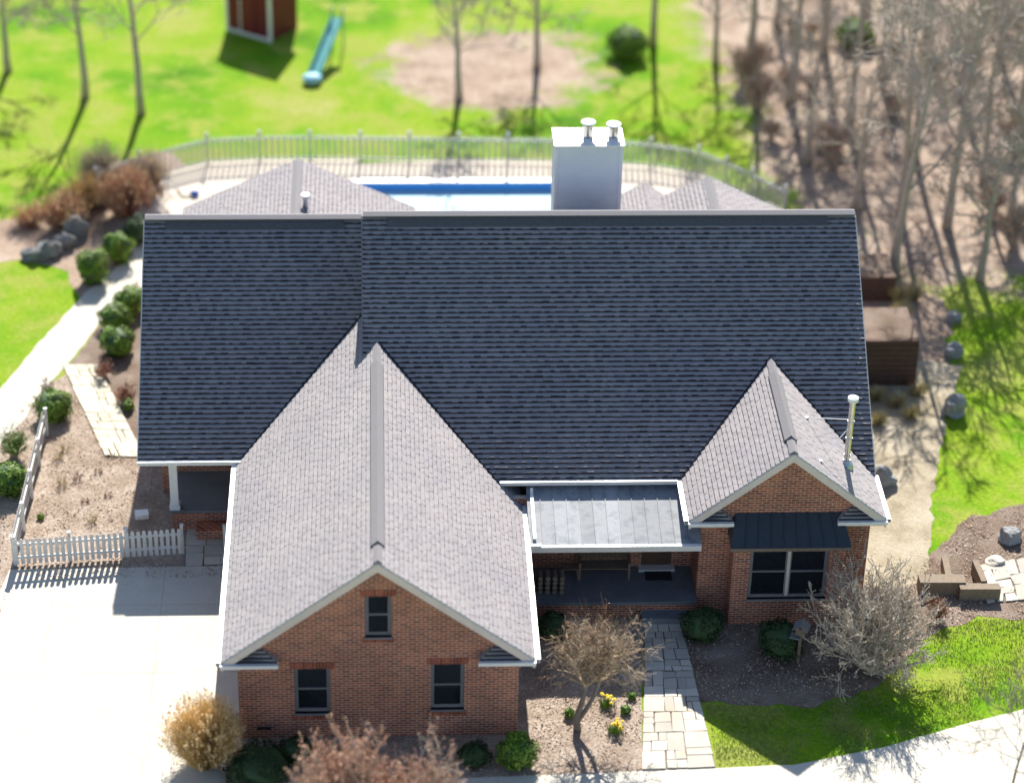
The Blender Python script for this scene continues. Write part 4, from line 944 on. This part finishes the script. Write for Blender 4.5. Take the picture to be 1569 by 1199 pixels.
# pool cleaner on the deck
c = P(298, 300, z=.05); T = thing('pool_cleaner', (c.x, c.y, .03), 'small blue pool cleaner with a curved dark hose lying on the deck', 'pool cleaner')
MB().blob((0, 0, .12), .2, .15, .12, 12, 8, .05).build('body', M['blue'], T, loc=(0, 0, 0), smooth=True); MB().tube([(-.1, 0, .1), (-.3, -.15, .05), (-.55, -.1, .05), (-.6, .2, .05), (-.75, .45, .06)], .03, 6).build('hose', M['black'], T, loc=(0, 0, 0))

# ------------------------------------------------------------------ far yard
c = P(402, 44, z=0); T = thing('garden_shed', (c.x, c.y, 0), 'dark red shed with white trim on the far lawn', 'shed')
MB().prism([(-1.05, 0), (1.05, 0), (1.05, 2.0), (0, 2.9), (-1.05, 2.0)], 'x', -1.2, 1.2).build('wall', M['redbarn'], T, loc=(0, 0, 0))
mb = MB()
for s in (-1, 1): mb.hexa([(-1.35, s*1.25, 1.82), (1.35, s*1.25, 1.82), (1.35, 0, 2.92), (-1.35, 0, 2.92), (-1.35, s*1.25, 1.92), (1.35, s*1.25, 1.92), (1.35, 0, 3.02), (-1.35, 0, 3.02)])
mb.build('roof', M['vent'], T, loc=(0, 0, 0)); mb = MB()
for x in (-1.2, 1.2): mb.box(x-.07, x+.07, -1.1, -.98, 0, 2.0)
mb.box(-1.13, 1.13, -1.09, -1.06, .0, .12); mb.build('white_trim', M['white'], T, loc=(0, 0, 0))
dd_ = MB().box(-.4, .4, -1.085, -1.06, .12, 1.8).build('door', M['redbarn'], T, loc=(0, 0, 0)); MB().box(-.46, -.4, -1.1, -1.06, .12, 1.86).build('door_trim', M['white'], dd_, loc=(0, 0, 0))
T.rotation_euler.z = -.6; T.scale = (1, 1, 1.3)
c = P(478, 128, z=0); d_ = P(540, 45, z=0); T = thing('playground_slide', (c.x, c.y, 0), 'teal playground slide with a pale rounded end on the far lawn', 'slide')
v = Vector((d_.x-c.x, d_.y-c.y, 0)); v2 = v*.62
mb = MB(); mb.beam((0, 0, .15), (v2.x, v2.y, 1.5), .5, .05); mb.beam(Vector((.26, 0, .22)), Vector((v2.x+.26, v2.y, 1.57)), .05, .16); mb.beam(Vector((-.26, 0, .22)), Vector((v2.x-.26, v2.y, 1.57)), .05, .16); mb.build('chute', M['teal'], T, loc=(0, 0, 0))
mb = MB()
for x in (-.25, .25): mb.beam((v2.x+x, v2.y+.1, 0), (v2.x+x, v2.y+.1, 2.0), .07, .07)
mb.build('ladder', M['teal'], T, loc=(0, 0, 0)); MB().blob((0, 0, .22), .45, .4, .22, 14, 8, 0).build('landing_pad', M['cover'], T, loc=(0, 0, 0), smooth=True)

# trees of the far yard and the woods, one prototype mesh each, then copies
protos = []
def wood_label(k, x, y): return WOODL[k]
spots_yard = [(216, 175, 9.5, 'tall bare tree on the far lawn left of the red shed'), (703, 152, 5.4, 'bare tree on the pinkish leaf patch beyond the pool'), (822, 105, 5.6, 'bare tree beyond the leaf patch above the chimney'), (130, 150, 8.0, 'thin bare tree at the upper left on the far lawn'), (1000, 70, 9.0, 'bare tree on the green lawn at the top beyond the chimney'), (1096, 100, 9.0, 'bare tree between the far lawn and the woods'), (12, 110, 7, 'bare tree at the far upper left corner')]
woods = []
rw = random.Random(4)
cand = [(1150, 110), (1210, 160), (1190, 40), (1260, 80), (1300, 200), (1235, 250), (1350, 120), (1330, 30), (1400, 240), (1420, 60), (1470, 150), (1505, 280), (1380, 330), (1310, 320), (1530, 90), (1560, 200), (1450, 350), (1545, 350), (1600, 300), (1370, 420), (1640, 120), (1250, -60), (1420, -50), (1580, -30), (1640, 450), (1500, 430)]
P_seeds = [11, 12, 13, 14]
for i in range(4):
    x, y, h, lb_ = spots_yard[i]; c = P(x, y, z=0)
    protos.append(bare_tree(lb_, (c.x, c.y, 0), h, P_seeds[i], group='bare trees of the far yard and woods', nl=12, tr=.17, depth=3, minr=.014))
for i in range(4, len(spots_yard)):
    x, y, h, lb_ = spots_yard[i]; c = P(x, y, z=0); o = copy_tree(protos[i % 4]); o.location = (c.x, c.y, 0); o.rotation_euler.z = i*1.3; o['label'] = lb_
bp = twig_shrub(1180, 215, 1.5, .9, 22, 'bare brushy undergrowth bush under the woodland trees right of the house', 'barkb', leaves='twigrose', depth=2, nleaf=500, lsz=.08, name='brush_bush', group='undergrowth bushes in the woods', minr=.01)
for i in range(22):
    x = rw.uniform(1130, 1600); y = rw.uniform(20, 400); 
    if x < 1130+max(0, y-200)*.9: continue
    c = P(x, y, z=0); o = copy_tree(bp); o.location = (c.x, c.y, 0); o.rotation_euler.z = i*1.7; s_ = rw.uniform(.7, 1.4); o.scale = (s_, s_, s_*rw.uniform(.8, 1.5))
WD = ['leaning', 'slender', 'forked looking', 'straight']
for i, (x, y) in enumerate(cand):
    c = P(x, y, z=0); o = copy_tree(protos[i % 4]); o.location = (c.x, c.y, 0); o.rotation_euler.z = i*2.1; s = rw.uniform(1.0, 1.5); o.scale = (s, s, s)
    o['label'] = 'bare grey brown woodland tree in the leaf litter right of the house'; o['group'] = 'bare woodland trees right of the house'
for k, (x, y, r_, h, lb_) in enumerate(((960, 85, .9, 1.3, 'rounded green bush on the far lawn above the chimney'), (1308, 70, .9, 1.2, 'single green bush among the bare woodland trees'))):
    boxwood(x, y, r_, h, lb_, name='green_bush')

# scattered ground cover
def scatter(name, poly, n, mt, lo, hi, label, cat, zmax=.04, flat=True, seed=5):
    r = random.Random(seed); xs = [p[0] for p in poly]; ys = [p[1] for p in poly]; mb = MB(); k = 0; global rnd; keep = rnd; rnd = r
    while k < n:
        p = (r.uniform(min(xs), max(xs)), r.uniform(min(ys), max(ys)))
        k += 1
        if not inside(p, poly) or noise.noise(Vector((p[0]*.9, p[1]*.9, seed))) < r.uniform(-.5, .25): continue
        if flat: mb.leaf((p[0], p[1], .015+r.random()*zmax), r.uniform(lo, hi), (0, 0, .8), .5)
        else:
            for q in range(3):
                a = r.random()*6.283; b = Vector((p[0], p[1], 0)); t = b+Vector((math.cos(a)*.04, math.sin(a)*.04, r.uniform(lo, hi))); s = Vector((math.sin(a), -math.cos(a), 0))*.006; mb.face([b-s, b+s, t])
    rnd = keep
    o = mb.build(name, M[mt]); tag(o, label, cat, kind='stuff')
scatter('fallen_leaves', bed_front, 26000, 'dleaf', .03, .10, 'dry tan leaves lying over the front mulch bed', 'leaves', seed=5)
scatter('fallen_leaves', bed_left, 24000, 'dleaf', .03, .10, 'dry tan leaves lying over the fenced left mulch bed', 'leaves', seed=6)
scatter('fallen_leaves', bed_right, 30000, 'dleaf', .03, .10, 'dry tan leaves lying over the mulch bed right of the path', 'leaves', seed=7)
lawn_r = PG((1080, 1080), (1240, 1084), (1330, 1062), (1370, 1032), (1420, 978), (1500, 948), (1640, 950), (1700, 1040), (1569, 1084), (1470, 1110), (1350, 1144), (1215, 1170), (1100, 1174))
scatter('grass_blades', lawn_r, 42000, 'grassb', .03, .08, 'short grass blades of the front lawn', 'grass', flat=False, seed=8)
